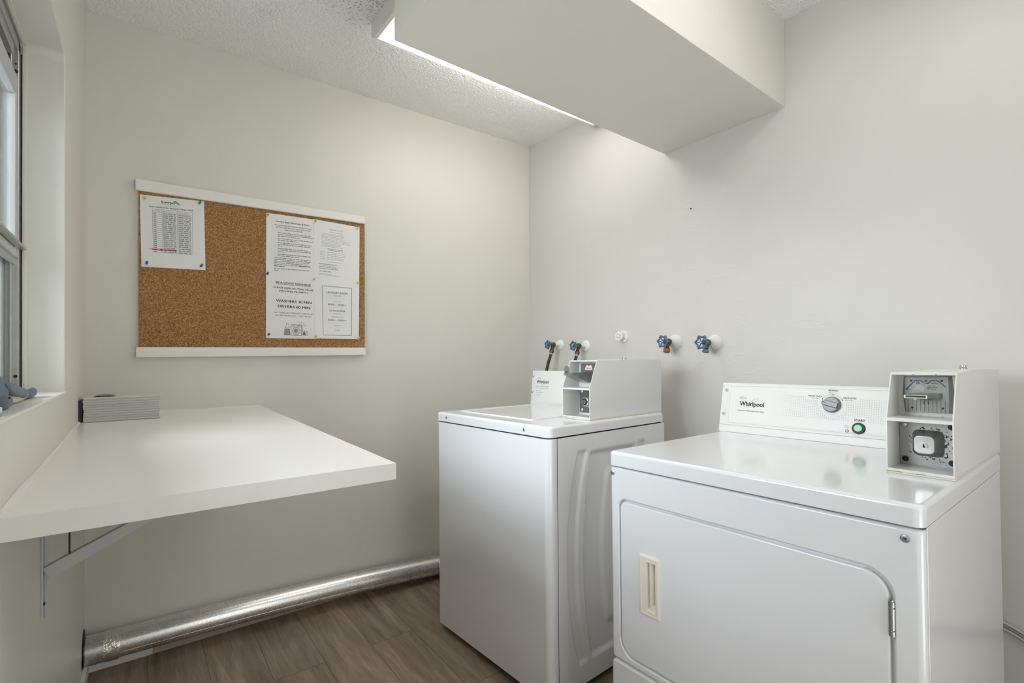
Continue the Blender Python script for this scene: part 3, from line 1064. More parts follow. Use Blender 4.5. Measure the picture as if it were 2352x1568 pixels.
def draw_neighbor(b, fn):
    text(b, 'BE A GOOD NEIGHBOR', fn, 116, -36, 8.2, 1, width=150, bold=True)
    quad(b, fn, 41, 191, -39.5, -38.2, 1)
    text(b, 'PLEASE REMOVE ITEMS FROM', fn, 116, -58, 7.0, 1, width=168, bold=True)
    text(b, 'MACHINES PROMPTLY', fn, 117, -72, 7.0, 1, width=124, bold=True)
    text(b, 'WASHERS 30 MIN', fn, 117, -118, 10.8, 1, width=152, bold=True)
    text(b, 'DRYERS 60 MIN', fn, 118, -142, 10.8, 1, width=138, bold=True)
    text(b, 'ANY ITEMS NOT PROMPTLY REMOVED', fn, 116, -168, 5.6, 1, width=170)
    text(b, 'MAY BE TAKEN OUT ... WET OR DRY', fn, 116, -180, 5.6, 1, width=158)
    # line drawing of a washing machine with bottles
    k = 2
    stroke(b, fn, [(104, -216), (148, -216), (148, -265), (104, -265)], 2.0, k, True)
    stroke(b, fn, [(148, -216), (154, -219), (154, -262), (148, -265)], 1.6, k)
    stroke(b, fn, [(104, -226), (148, -226)], 1.4, k)
    quad(b, fn, 129, 144, -223.5, -219, k)
    quad(b, fn, 108, 122, -223, -220, k)
    ring(b, fn, 126, -245, 16, 16, 2.2, k)
    ring(b, fn, 126, -245, 11, 11, 1.4, k)
    disc(b, fn, 125, -244, 8.5, k, 14)
    stroke(b, fn, [(124, -240), (138, -256)], 1.6, 0)
    stroke(b, fn, [(84, -213), (93, -213), (93, -218), (97, -226), (97, -232), (80, -232), (80, -226), (84, -218)], 1.6, k, True)
    face(b, [fn(76, -236), fn(98, -236), fn(101, -264), (fn(73, -264))], k)
    quad(b, fn, 74, 100, -246, -244, 0)
    quad(b, fn, 74, 100, -256, -254, 0)
    face(b, [fn(161, -240), fn(167, -254), fn(167, -264), fn(155, -264), fn(155, -254)], k)
    stroke(b, fn, [(172, -246), (177, -254), (177, -264), (169, -264), (169, -254)], 1.5, k, True)
    quad(b, fn, 171, 174, -246, -241, k)
    for i, (x, y) in enumerate(((139, -207), (148, -208), (157, -214), (163, -221))):
        a = R(100 - 28 * i)
        stroke(b, fn, [(x, y), (x + 6 * math.cos(a), y + 6 * math.sin(a))], 2.6, k)
    for x in (62, 120, 152):
        stroke(b, fn, [(x, -2), (x + 1, -150), (x - 1, -205)], 0.5, 4)

def draw_hours(b, fn):
    stroke(b, fn, [(38, -33), (178, -33), (178, -262), (38, -262)], 2.4, 2, True)
    text(b, 'LAUNDRY ROOM', fn, 108, -66, 9.0, 2, width=100, bold=True)
    text(b, 'HOURS', fn, 108, -79, 6.4, 3, width=36)
    quad(b, fn, 54, 84, -76.5, -75.8, 4); quad(b, fn, 132, 158, -76.5, -75.8, 4)
    quad(b, fn, 56, 160, -89, -88.3, 4)
    text(b, 'OPEN DAILY', fn, 108, -105, 4.6, 2, width=42)
    text(b, '8:00', fn, 64, -122, 8.6, 2, width=26, align='L', bold=True)
    text(b, 'AM -', fn, 92, -121, 4.6, 2, width=16, align='L')
    text(b, '9:00', fn, 112, -122, 8.6, 2, width=26, align='L', bold=True)
    text(b, 'PM', fn, 139, -121, 4.6, 2, width=12, align='L')
    quad(b, fn, 58, 158, -131, -130.3, 4)
    text(b, 'LAVANDER\u00cdA', fn, 108, -150, 7.6, 2, width=76, bold=True)
    text(b, 'HORARIO', fn, 108, -163, 5.2, 3, width=42)
    quad(b, fn, 60, 82, -161.5, -160.8, 4); quad(b, fn, 134, 156, -161.5, -160.8, 4)
    text(b, 'ABIERTO DIARIO', fn, 108, -178, 4.6, 2, width=58)
    text(b, '8:00', fn, 64, -195, 8.6, 2, width=26, align='L', bold=True)
    text(b, 'AM -', fn, 92, -194, 4.6, 2, width=16, align='L')
    text(b, '9:00', fn, 112, -195, 8.6, 2, width=26, align='L', bold=True)
    text(b, 'PM', fn, 139, -194, 4.6, 2, width=12, align='L')
    quad(b, fn, 58, 158, -205, -204.3, 4)
    text(b, 'Thank You', fn, 108, -219, 5.2, 2, width=34)
    text(b, 'Gracias', fn, 108, -240, 5.2, 2, width=24)

paper('pest_control_notice', 'white pest control schedule sheet with a printed table, upper left of the cork board',
      [(.1586, 1.7732), (.3685, 1.7873), (.3732, 1.5064), (.1641, 1.497)], -0.0145,
      ['paper', 'blueink', 'greenink', 'ink', 'greyink', 'redink', 'pinkink'], draw_pest)
paper('laundry_rules_notice', 'white laundry room reminders and rules sheet with numbered paragraphs on the cork board',
      [(.6005, 1.7828), (.8026, 1.787), (.800, 1.5063), (.5985, 1.501)], -0.0142,
      ['paper_lined', 'ink', 'ink', 'greyink', 'pale_grain'], draw_rules, curl=0.002)
paper('village_letter', 'white letter of fine print beside the laundry rules sheet, upper right of the cork board',
      [(.8010, 1.789), (1.0162, 1.7853), (1.0138, 1.505), (.799, 1.5063)], -0.0152,
      ['paper', 'greyink', 'greyink', 'softink'], draw_village, curl=0.003)
paper('good_neighbor_notice', 'white be a good neighbor sheet with a washing machine drawing on the cork board',
      [(.5985, 1.5145), (.8115, 1.512), (.8125, 1.2345), (.5987, 1.2337)], -0.0152,
      ['paper_lined', 'ink', 'greyink', 'greyink', 'pale_grain'], draw_neighbor, curl=0.0015)
paper('laundry_hours_notice', 'white laundry room hours sheet with a black border, lower right of the cork board',
      [(.7990, 1.517), (1.0140, 1.5163), (1.0114, 1.2373), (.806, 1.2369)], -0.0164,
      ['paper', 'ink', 'greyink', 'greyink', 'softink'], draw_hours, curl=0.002)

PR = [(r_ * 0.8, h_ * 0.85) for r_, h_ in ((0.0058, 0.0), (0.0060, 0.0015), (0.0036, 0.003), (0.0030, 0.007), (0.0034, 0.010), (0.0056, 0.012), (0.0058, 0.0135), (0.0045, 0.0145))]
pins = [(.1747, 1.7597, 'pin_clear', 'clear push pin in the top left corner of the pest control sheet'),
        (.3520, 1.7752, 'pin_green', 'green push pin in the top right corner of the pest control sheet'),
        (.1802, 1.5106, 'pin_blue', 'bright blue push pin in the bottom left corner of the pest control sheet'),
        (.3580, 1.5207, 'pin_dark', 'dark push pin in the bottom right corner of the pest control sheet'),
        (.6057, 1.7742, 'pin_yellow', 'yellow push pin in the top left corner of the laundry rules sheet'),
        (.8084, 1.7799, 'pin_yellow', 'yellow push pin at the top between the rules sheet and the letter'),
        (1.0053, 1.7772, 'pin_clear', 'clear push pin in the top right corner of the fine print letter'),
        (.6040, 1.5143, 'pin_navy', 'navy push pin between the rules sheet and the good neighbor sheet'),
        (.8005, 1.5105, 'pin_clear', 'clear push pin where the four grouped sheets meet'),
        (1.0051, 1.5113, 'pin_yellow', 'yellow push pin in the top right corner of the hours sheet'),
        (.6092, 1.2493, 'pin_purple', 'purple push pin in the bottom left corner of the good neighbor sheet'),
        (.8081, 1.2448, 'pin_yellow', 'yellow push pin at the bottom between the good neighbor and hours sheets'),
        (1.0071, 1.2436, 'pin_clear', 'clear push pin in the bottom right corner of the hours sheet')]
for x, z, m, lab in pins:
    b = BM()
    lathe(b, PR, (0, 0, 0), (rnd.uniform(0.0, 0.35), -1, rnd.uniform(0.15, 0.45)), 14)
    p = obj('push_pin', b, m)
    p.location = (x, -0.0168, z)
    tag(p, lab, 'push pin', 'push pins on the cork board')
b = BM(); lathe(b, [(0.0045, 0), (0.0045, 0.001), (0.0025, 0.0026)], (0, 0, 0), (0, -1, 0), 14)
p = obj('thumb_tack', b, 'pin_dark'); p.location = (.2198, -0.0130, 1.2484)
tag(p, 'small dark thumb tack alone in the bare cork at lower left', 'thumb tack')

b = BM(); lathe(b, [(0.0015, -0.004), (0.0015, 0.005), (0.0034, 0.0052), (0.0034, 0.0066)], (0, 0, 0), (-1, 0.25, 0.2), 10)
p = obj('wall_nail', b, 'dark_gap'); p.location = (W - 0.002, -1.1291, 1.803)
tag(p, 'small dark nail in the right wall below the soffit', 'nail')

# ------------------------------------------------------------------ duct
dt = thing('exhaust_duct', 'galvanised round dryer duct along the floor under the counter', 'duct', (0, -0.06, 0.10))
o = V((0, -0.06, 0.10))
def duct_c(x):
    t = x / 1.6
    return V((x, -0.0599 - 0.0319 * t, 0.1031 - 0.0599 * t + 0.0747 * t * (1 - t))) - o
RD = 0.0489
b = BM()
tube(b, [duct_c(0.09 + 1.47 * i / 24) for i in range(25)], RD, 40)
sm = []
for i in range(25):
    c = duct_c(0.09 + 1.47 * i / 24)
    a = R(-18)
    sm.append(c + V((0, -RD * math.cos(a), RD * math.sin(a))))
d1 = obj('duct_pipe', b, 'galv', dt, smooth=50)
b = BM(); tube(b, sm, 0.0012, 6)
obj('lock_seam', b, 'galv', d1)
b = BM()
pts = [duct_c(0.004 + 0.10 * i / 16) for i in range(17)]
tube(b, pts, [RD + 0.0004 + (0.0016 if i % 2 else 0) for i in range(17)], 40)
obj('duct_collar', b, 'duct_collar', dt, smooth=50)
b = BM()
pts = [duct_c(0.058 + 0.042 * i / 8) for i in range(9)]
rows = tube(b, pts, RD + 0.0028, 40)
for v in b.verts:
    v.co += V((rnd.uniform(-1, 1), rnd.uniform(-1, 1), rnd.uniform(-1, 1))) * 0.0011
obj('foil_tape', b, 'foil', dt, smooth=20)
b = BM()
c = duct_c(0.0)
lp = []
for rr_, dx in ((RD + 0.030, 0.0008), (RD - 0.01, 0.0012)):
    lp.append([c + V((dx, rr_ * 0.92 * math.cos(2 * math.pi * i / 28) * (1 + 0.10 * math.sin(i * 2.3)), rr_ * 1.0 * math.sin(2 * math.pi * i / 28) * (1 + 0.12 * math.sin(i * 3.1)))) for i in range(28)])
loft(b, lp, False, False)
obj('wall_hole_edge', b, 'black', dt, smooth=0)

# ------------------------------------------------------------------ taps on the right wall
def tap(label, y, z, kind, wz=0.028, roty=0.0):
    t = thing('wall_tap', label, 'tap', (W, y, z), (0, 0, R(roty)), 'taps on the right wall')
    ax = (-1, 0, 0)
    big = kind in ('cap', 'open')
    b = BM()
    if kind == 'knob':
        lathe(b, [(0.0315, 0), (0.0315, 0.004), (0.030, 0.007), (0.010, 0.009)], (0, 0, 0), ax, 32)
    elif big:
        lathe(b, [(0.034, 0), (0.0335, 0.005), (0.029, 0.014), (0.018, 0.027), (0.012, 0.032)], (0, 0, 0), ax, 32)
    else:
        lathe(b, [(0.0305, 0), (0.0305, 0.003), (0.027, 0.008), (0.013, 0.012)], (0, 0, 0), ax, 32)
    obj('escutcheon', b, 'white_paint', t)
    wm = 'white_paint' if kind == 'knob' else 'blue'
    hx = -0.036 if kind == 'knob' else -0.098
    if kind == 'knob':
        b = BM(); lathe(b, [(0.009, 0.004), (0.009, 0.022), (0.007, 0.034)], (0, 0, 0), ax, 16)
        obj('stem', b, 'white_paint', t)
    else:
        b = BM(); lathe(b, [(0.010, 0.008), (0.010, 0.030), (0.0125, 0.034), (0.0125, 0.046), (0.009, 0.048)], (0, 0, 0), ax, 16)
        obj('stem', b, 'white_paint', t)
        b = BM()
        lathe(b, [(0.009, 0.044), (0.014, 0.048), (0.015, 0.062), (0.012, 0.068)], (0, 0, 0), ax, 18)
        tube(b, [(-0.056, 0, 0), (-0.060, 0, -0.014), (-0.066, 0, -0.027)], 0.0095, 14)
        obj('valve_body', b, 'brass', t)
        b = BM(); lathe(b, [(0.0125, 0.066), (0.0125, 0.078), (0.0085, 0.080), (0.0075, 0.092)], (0, 0, 0), ax, 6)
        obj('bonnet', b, 'verdigris' if not big else 'brass', t)
        b = BM()
        q = V((-0.066, 0, -0.029)); dn = V((-0.25, 0, -1)).normalized()
        if kind == 'hose':
            lathe(b, [(0.0115, 0.0), (0.0135, 0.003), (0.0135, 0.016), (0.011, 0.019)], q, dn, 10)
            obj('hose_nut', b, 'brass', t)
        elif kind == 'cap':
            lathe(b, [(0.0125, 0.0), (0.0145, 0.003), (0.0145, 0.018), (0.011, 0.021)], q, dn, 18)
            obj('outlet_cap', b, 'copper_cap', t)
        else:
            lathe(b, [(0.0105, 0.0), (0.0125, 0.003), (0.0135, 0.006), (0.0135, 0.012), (0.0095, 0.012), (0.0095, 0.003)], q, dn, 18)
            obj('outlet', b, 'plate_dark', t)
    b = BM()
    rad = 0.021 if kind == 'knob' else wz
    rot0 = rnd.uniform(0, 1)
    pth = []
    for i in range(60):
        a = 2 * math.pi * i / 60
        r_ = rad * (0.87 + 0.11 * math.cos(6 * a))
        pth.append((hx, r_ * math.cos(a + rot0), r_ * math.sin(a + rot0)))
    tube(b, pth, 0.0040, 8, closed=True)
    for k in range(6):
        a = 2 * math.pi * k / 6 + rot0
        e = (hx, rad * 0.92 * math.cos(a), rad * 0.92 * math.sin(a))
        tube(b, [(hx + 0.001, 0.004 * math.cos(a), 0.004 * math.sin(a)), e], 0.0026, 6)
        ellipsoid(b, (hx, rad * 0.98 * math.cos(a), rad * 0.98 * math.sin(a)), (0.0050, 0.0056, 0.0056), (0, 0, 0), 8, 6)
    lathe(b, [(0.0062, -0.004), (0.0062, 0.004), (0.004, 0.006)], (hx, 0, 0), ax, 12)
    obj('handwheel', b, wm, t, weld=False)
    b = BM(); lathe(b, [(0.0036, 0.005), (0.0036, 0.0075), (0.002, 0.0085)], (hx, 0, 0), ax, 10)
    obj('wheel_screw', b, 'white_paint' if kind == 'knob' else 'chrome', t)
    return t
tap('blue wheel tap with a hose, nearest the cork board corner', -0.2825, 1.2205, 'hose', 0.0225)
tap('blue wheel tap with a hose, beside the white wheel', -0.4864, 1.2095, 'hose', 0.0235)
tap('white painted wheel tap with no outlet, above the washer coin box', -0.7452, 1.2513, 'knob')
tap('blue wheel tap with an orange capped outlet', -1.0457, 1.2164, 'cap', 0.0262)
tap('blue wheel tap with an open grey outlet, nearest the dryer', -1.2335, 1.2074, 'open', 0.0280)

def hose(label, pts, ferr):
    t = thing('water_hose', label, 'hose', pts[0], (0, 0, 0), 'washer hoses')
    o = V(pts[0])
    P = smooth_path([V(p) - o for p in pts], 8)
    b = BM(); tube(b, P, 0.0086, 12)
    obj('hose_tube', b, 'rubber', t, smooth=60)
    b = BM(); tube(b, P[0:5], 0.0097, 12)
    obj('ferrule', b, ferr, t, smooth=60)
    return t
hose('black rubber hose hanging from the tap nearest the cork board corner',
     [(W - 0.0710, -0.2825, 1.173), (W - 0.080, -0.2825, 1.150), (W - 0.100, -0.283, 1.10), (W - 0.108, -0.284, 1.04), (W - 0.095, -0.30, 0.90), (W - 0.09, -0.32, 0.40), (W - 0.09, -0.33, 0.012)], 'brass_bright')
hose('black rubber hose from the second tap, passing behind the washer coin box',
     [(W - 0.0710, -0.4864, 1.162), (W - 0.082, -0.4870, 1.135), (W - 0.108, -0.489, 1.07), (W - 0.120, -0.49, 1.00), (W - 0.11, -0.49, 0.90), (W - 0.10, -0.48, 0.40), (W - 0.10, -0.48, 0.012)], 'screw')

# ------------------------------------------------------------------ machines: shared pieces
def screw(parent, fn, u, v, r=0.006, mat='screw', name='screw'):
    b = BM()
    pr = [(r, 0.0), (r, 0.0012), (r * 0.75, 0.0024), (r * 0.35, 0.0028)]
    o_ = V(fn(u, v, 0.0)); nrm = (V(fn(u, v, 0.01)) - o_).normalized()
    lathe(b, pr, o_, nrm, 16)
    x, y, z = frame_from(nrm)
    for ang in (0.6, 0.6 + math.pi / 2):
        dv = x * math.cos(ang) + y * math.sin(ang); pv = nrm.cross(dv)
        c_ = o_ + nrm * 0.0029
        face(b, [c_ + dv * r * 0.5 + pv * r * 0.09, c_ - dv * r * 0.5 + pv * r * 0.09, c_ - dv * r * 0.5 - pv * r * 0.09, c_ + dv * r * 0.5 - pv * r * 0.09], 1)
    return obj(name, b, [mat, 'black'], parent, smooth=30, weld=False)

def plane_x(lx):
    """surface coordinates on a plane facing the front (-x): u = -y, v = z"""
    return lambda u, v, w=0.0005: (lx - w, -u, v)

def coin_box(parent, f0, f1, bk, ly0, ly1, zb, zm, zt, plx, lock_lx):
    """sheet-metal money box, open towards the front; returns the housing"""
    t = 0.0022
    b = BM()
    prof = [(f0, zb), (f0, zm), (f1, zt), (bk, zt), (bk, zb)]
    for (ya, yb_) in ((ly0, ly0 - t), (ly1 + t, ly1)):
        loft(b, [[(p[0], ya, p[1]) for p in prof], [(p[0], yb_, p[1]) for p in prof]], True, True)
    box(b, f1, bk, ly0 - t, ly1 + t, zt - t, zt)
    box(b, f0, bk, ly0 - t, ly1 + t, zb, zb + t)
    box(b, bk - t, bk, ly0 - t, ly1 + t, zb + t, zt - t)
    box(b, plx, plx + t, ly0 - t, ly1 + t, zb + t, zt - t)
    box(b, f0 + 0.001, plx, ly0 - t, ly1 + t, zm - 0.0025, zm + 0.0005)
    # rolled edges
    box(b, f0 - 0.0008, f0 + 0.003, ly0 - t, ly1 + t, zb, zb + 0.006)
    box(b, f0 - 0.0002, f0 + 0.003, ly0 - t, ly1 + t, zm - 0.006, zm + 0.0008)
    box(b, f1 - 0.0006, f1 + 0.004, ly0 - t, ly1 + t, zt - 0.005, zt - 0.0002)
    ext = 0.35
    box(b, f1 + (bk - f1) * ext, bk - 0.02, ly0 - 0.012, ly1 + 0.012, zt, zt + 0.0016, bevel=0.0006, seg=1)
    cb = obj('coin_box', b, 'white_metal', parent, smooth=30)
    # gap marks along the welds
    gaps = []
    for q in (0.36, 0.7):
        y = ly0 + (ly1 - ly0) * q
        gaps.append((f1 - 0.0008, f1 + 0.001, y - 0.002, y + 0.002, zt - 0.0052, zt - 0.0040))
        gaps.append((plx - 0.004, plx - 0.001, y - 0.0012, y + 0.0012, zm + 0.0004, zm + 0.0012))
    gaps.append((f0 - 0.001, f0 + 0.001, ly0 - 0.001, ly0 - 0.028, zb - 0.0004, zb + 0.0006))
    gaps.append((f0 - 0.001, f0 + 0.001, ly0 - 0.05, ly0 - 0.066, zb - 0.0004, zb + 0.0006))
    for q in gaps:
        b = BM(); box(b, *q)
        obj('weld_gap', b, 'dark_gap', cb, smooth=0)
    b = BM()
    y = (ly0 + ly1) / 2
    lathe(b, [(0.0095, 0), (0.0095, 0.003), (0.0075, 0.006), (0.0075, 0.010), (0.005, 0.011)], (lock_lx, y, zt + 0.0012), (0, 0, 1), 20)
    obj('service_lock', b, 'chrome', cb)
    b = BM()
    box(b, f0 - 0.002, bk, ly0 + 0.001, ly1 - 0.001, zb - 0.0045, zb - 0.0003, bevel=0.0008, seg=1)
    obj('base_gasket', b, 'gasket', cb)
    return cb

# ------------------------------------------------------------------ washer
TW = math.atan(0.0057 / 0.6834)
ws = thing('washing_machine', 'white top loading coin washer beside the taps, farther from the camera', 'washing machine', (1.1759, -0.5029, 0.0), (-TW, 0, R(2.8324)))
WW, WD, ZT = 0.6834, 0.665, 0.914
ZL = ZT - 0.038
# front sheet wraps round both front corners
b = BM()
rad = 0.024
pts = [(0.038, 0.0)] + [(rad - rad * math.sin(R(a)), -rad + rad * math.cos(R(a))) for a in range(0, 91, 10)]
pts += [(rad - rad * math.cos(R(a)), -WW + rad - rad * math.sin(R(a))) for a in range(0, 91, 10)] + [(0.0375, -WW)]
inn = [(p[0] + 0.003, p[1] * 0.992 - 0.0027) for p in pts]
sec = pts + list(reversed(inn))
loft(b, [[(p[0], p[1], z) for p in sec] for z in (0.022, 0.20, 0.5, ZL - 0.006, ZL - 0.003)], True, True)
obj('front_panel', b, 'enamel', ws, smooth=50)
# near side: stamped relief
def stamp(x, z):
    """depth of the stamped relief on the side sheet (metres inward)"""
    c = 0.335
    u = abs(x - c)
    k = (z - 0.452) / 0.36
    l1 = 0.251 - 0.056 * k * k       # half widths
    l2 = l1 - 0.044
    l3 = 0.167 - 0.040 * k * k
    l4 = 0.071 - 0.034 * (k / 0.75) ** 2
    def ss(a, e=0.010):
        t = max(0.0, min(1.0, a / e + 0.5)); return t * t * (3 - 2 * t)
    zin = ss(z - 0.098, 0.016) * ss(0.815 - z, 0.016)
    rib = ss(l1 - u) * ss(u - l2) * zin
    zin2 = ss(z - 0.10, 0.016) * ss(0.806 - z, 0.016)
    main = ss(l3 - u, 0.012) * zin2
    zin3 = ss(z - 0.19, 0.03) * ss(0.735 - z, 0.03)
    core = ss(l4 - u, 0.024) * zin3
    return 0.0065 * rib + 0.009 * main * (1 - 0.8 * core)
b = BM()
nx, nz = 150, 130
x0, x1, za, zb_ = 0.0395, WD, 0.022, ZL - 0.003
grid = [[b.verts.new((x0 + (x1 - x0) * i / nx, -WW - 0.0005 + stamp(x0 + (x1 - x0) * i / nx, za + (zb_ - za) * j / nz), za + (zb_ - za) * j / nz)) for j in range(nz + 1)] for i in range(nx + 1)]
for i in range(nx):
    for j in range(nz):
        b.faces.new((grid[i][j], grid[i + 1][j], grid[i + 1][j + 1], grid[i][j + 1]))
obj('side_panel', b, 'enamel_side', ws, smooth=60)
b = BM()
grid = [[(x0 + (x1 - x0) * i / 60, 0.0, 0) for i in range(61)]]
box(b, 0.040, WD, -0.003, 0.0, 0.022, ZL - 0.003)
obj('side_panel', b, 'enamel_side', ws, smooth=30)
b = BM(); box(b, WD - 0.003, WD, -WW + 0.012, -0.0035, 0.022, ZL - 0.003)
obj('back_panel', b, 'enamel_side', ws, smooth=30)
b = BM(); box(b, 0.012, WD - 0.006, -WW + 0.014, -0.006, 0.024, ZL - 0.0005)
obj('inner_frame', b, 'dark_gap', ws, smooth=0)
# top
b = BM()
lo_ = (0.0, WD, -WW, 0.0)
r4 = (0.026, 0.012, 0.012, 0.020)
def lidloop(z, ins):
    return [(p[0], p[1], z) for p in rrect(lo_[0] + ins, lo_[1] - ins, lo_[2] + ins, lo_[3] - ins, [max(0.002, q - ins) for q in r4], 8)]
loops = [lidloop(ZL + 0.0006, 0.0015), lidloop(ZL + 0.002, 0.0)]
for i in range(6):
    a = R(90 * i / 5)
    loops.append(lidloop(ZT - 0.010 + 0.010 * math.sin(a), 0.010 * (1 - math.cos(a))))
lx0, lx1, lya, lyb = 0.085, 0.545, -0.510, -0.045
def wl2(z, ins, n=8):
    return [(p[0], p[1], z) for p in rrect(lx0 + ins, lx1 - ins, lya + ins, lyb - ins, 0.012, n)]
loops += [wl2(ZT - 0.0005, 0.0), wl2(ZT - 0.006, 0.001)]
loft(b, loops, True, True)
obj('top_panel', b, 'enamel', ws, smooth=50)
b = BM()
def ll(z, ins):
    return [(p[0], p[1], z) for p in rrect(lx0 + 0.003 + ins, lx1 - 0.003 - ins, lya + 0.003 + ins, lyb - 0.003 - ins, 0.012, 8)]
loft(b, [ll(ZT - 0.0055, 0), ll(ZT + 0.0005, 0), ll(ZT + 0.003, 0.002), ll(ZT + 0.0032, 0.006), ll(ZT + 0.0005, 0.011), ll(ZT + 0.0004, 0.03)], True, True)
obj('lid', b, 'enamel', ws, smooth=60)
for ly, z in ((-0.080, 0.8955), (-0.5641, 0.8945)):
    screw(ws, plane_x(0.0), -ly, z, 0.0062)
for ly in (-0.05, -WW + 0.05):
    for lx in (0.06, WD - 0.06):
        b = BM()
        lathe(b, [(0.022, 0.0), (0.022, 0.008), (0.010, 0.012), (0.010, 0.03)], (lx, ly, 0.0 - math.tan(TW) * -ly), (0, 0, 1), 14)
        obj('leveling_foot', b, 'black', ws)
# console
a_ = V((0.5513, 0, 0.9165)); e_ = (V((0.569, 0, 1.0805)) - a_).normalized(); n2 = V((-e_.z, 0, e_.x))
def conW(u, v, w=0.0006):
    p = a_ + e_ * v + n2 * w
    return (p.x, -u, p.z)
b = BM()
pr = [(0.5513, ZT + 0.0005), (0.5688, 1.078), (0.5715, 1.0805), (0.650, 1.076), (0.658, 1.066), (0.658, ZT + 0.0005)]
loft(b, [[(p[0], y, p[1]) for p in pr] for y in (-0.0005, -0.526)], True, True)
co = obj('control_console', b, 'panel', ws, smooth=30)
b = BM()
pl = [conW(p[0], p[1], 0.0) for p in rrect(0.0165, 0.522, 0.010, 0.155, 0.004)]
pl2 = [conW(p[0], p[1], 0.0012) for p in rrect(0.0165, 0.522, 0.010, 0.155, 0.004)]
loft(b, [pl, pl2], True, True)
fw = lambda u, v, w=0.0016: conW(u, v, w)
text(b, 'Whirlpool', fw, 0.037, 0.1035, 0.0150, 1, width=0.083, align='L', bold=True)
ring(b, fw, 0.050, 0.1275, 0.011, 0.0028, 0.0009, 1)
ring(b, fw, 0.084, 0.107, 0.022, 0.0055, 0.0008, 3, 38)
text(b, 'COMMERCIAL WASHER HEAVY-DUTY SERIES', fw, 0.028, 0.0860, 0.0028, 1, width=0.096, align='L')
text(b, 'OPERATING INSTRUCTIONS', fw, 0.028, 0.0765, 0.0030, 2, width=0.090, align='L')
rr = random.Random(2)
for i, w_ in enumerate((0.036, 0.054, 0.038, 0.030)):
    y = 0.0645 - i * 0.0088
    words(b, fw, 0.034, 0.034 + w_, y, 0.0026, 4, rr)
    quad(b, fw, 0.0255, 0.027, y, y + 0.0024, 4)
words(b, fw, 0.215, 0.255, 0.026, 0.002, 4, rr)
obj('face_plate', b, ['panel', 'ink', 'greyink', 'gold', 'softink'], co, smooth=0, weld=False)
for v_ in (0.136, 0.057):
    screw(co, conW, 0.0075, v_, 0.0052)
# money box
cb = coin_box(ws, 0.230, 0.2725, 0.684, -0.527, -0.660, 0.9185, 1.028, 1.130, 0.322, 0.525)
px_ = plane_x(0.322)
b = BM()       # dark zinc plate with the lock
box(b, 0.3185, 0.322, -0.533, -0.6575, 0.929, 1.0215, bevel=0.0008, seg=1)
vp = obj('vault_plate', b, 'plate_dark', cb)
for ly, z in ((-0.5455, 1.012), (-0.5455, 0.939), (-0.642, 1.012), (-0.642, 0.939)):
    b = BM(); lathe(b, [(0.0078, 0), (0.0078, 0.002), (0.006, 0.004), (0.002, 0.005)], (0.3185, ly, z), (-1, 0, 0), 16)
    obj('bolt_head', b, 'chrome', cb)
b = BM()
lathe(b, [(0.028, 0.0), (0.026, 0.010), (0.019, 0.024), (0.017, 0.031), (0.014, 0.0325)], (0.3185, -0.587, 0.974), (-1, 0, 0), 28)
lathe(b, [(0.0125, 0.031), (0.0125, 0.034), (0.010, 0.0345), (0.009, 0.033)], (0.3185, -0.587, 0.974), (-1, 0, 0), 20, 1)
lathe(b, [(0.0078, 0.032), (0.0078, 0.036), (0.006, 0.0365)], (0.3185, -0.587, 0.974), (-1, 0, 0), 16, 0)
quad(b, plane_x(0.3185), 0.5858, 0.5882, 0.970, 0.9785, 1)
for v in b.verts:
    pass
face(b, [(0.3185 - 0.0368, -0.5858, 0.969), (0.3185 - 0.0368, -0.5882, 0.969), (0.3185 - 0.0368, -0.5882, 0.979), (0.3185 - 0.0368, -0.5858, 0.979)], 1)
obj('vault_lock', b, ['chrome', 'black'], cb, smooth=40, weld=False)
b = BM()
loft(b, [[(x, -p[0], p[1]) for p in rrect(0.542, 0.652, 1.045, 1.1175, 0.006)] for x in (0.322, 0.3185)], True, True)
f3 = lambda u, v, w=0.0006: (0.3185 - w, -u, v)
poly = [(0.5695, 1.1135), (0.5775, 1.1135), (0.5805, 1.109), (0.5845, 1.109), (0.5875, 1.1135), (0.595, 1.1135), (0.6005, 1.0925), (0.561, 1.0925)]
face(b, [f3(u, v, 0.0004) for u, v in poly], 1)
stroke(b, lambda u, v: f3(u, v, 0.0008), poly, 0.0014, 2, True)
words(b, lambda u, v: f3(u, v, 0.0008), 0.569, 0.593, 1.0985, 0.0022, 2, rr)
for u, v in ((0.552, 1.110), (0.552, 1.052), (0.612, 1.110)):
    disc(b, f3, u, v, 0.0028, 3)
obj('coin_plate', b, ['plate_dark', 'card', 'red_line', 'chrome'], cb, smooth=30, weld=False)
b = BM()       # slide pulled out, wedge with a round thumb tab
side = [(0.214, 1.0765), (0.2165, 1.0835), (0.322, 1.0835), (0.322, 1.046), (0.306, 1.046)]
loft(b, [[(p[0], y, p[1]) for p in side] for y in (-0.548, -0.592)], True, True)
box(b, 0.255, 0.318, -0.5485, -0.5915, 1.0835, 1.0850, bevel=0.0004, seg=1)
loft(b, [[(0.211 + dx, -0.566 + 0.0125 * math.cos(2 * math.pi * i / 24), 1.0975 + 0.0135 * math.sin(2 * math.pi * i / 24)) for i in range(24)] for dx in (0, 0.002)], True, True)
box(b, 0.211, 0.2145, -0.556, -0.578, 1.0775, 1.090, bevel=0.0006, seg=1)
obj('coin_slide', b, 'steel', cb, smooth=30)

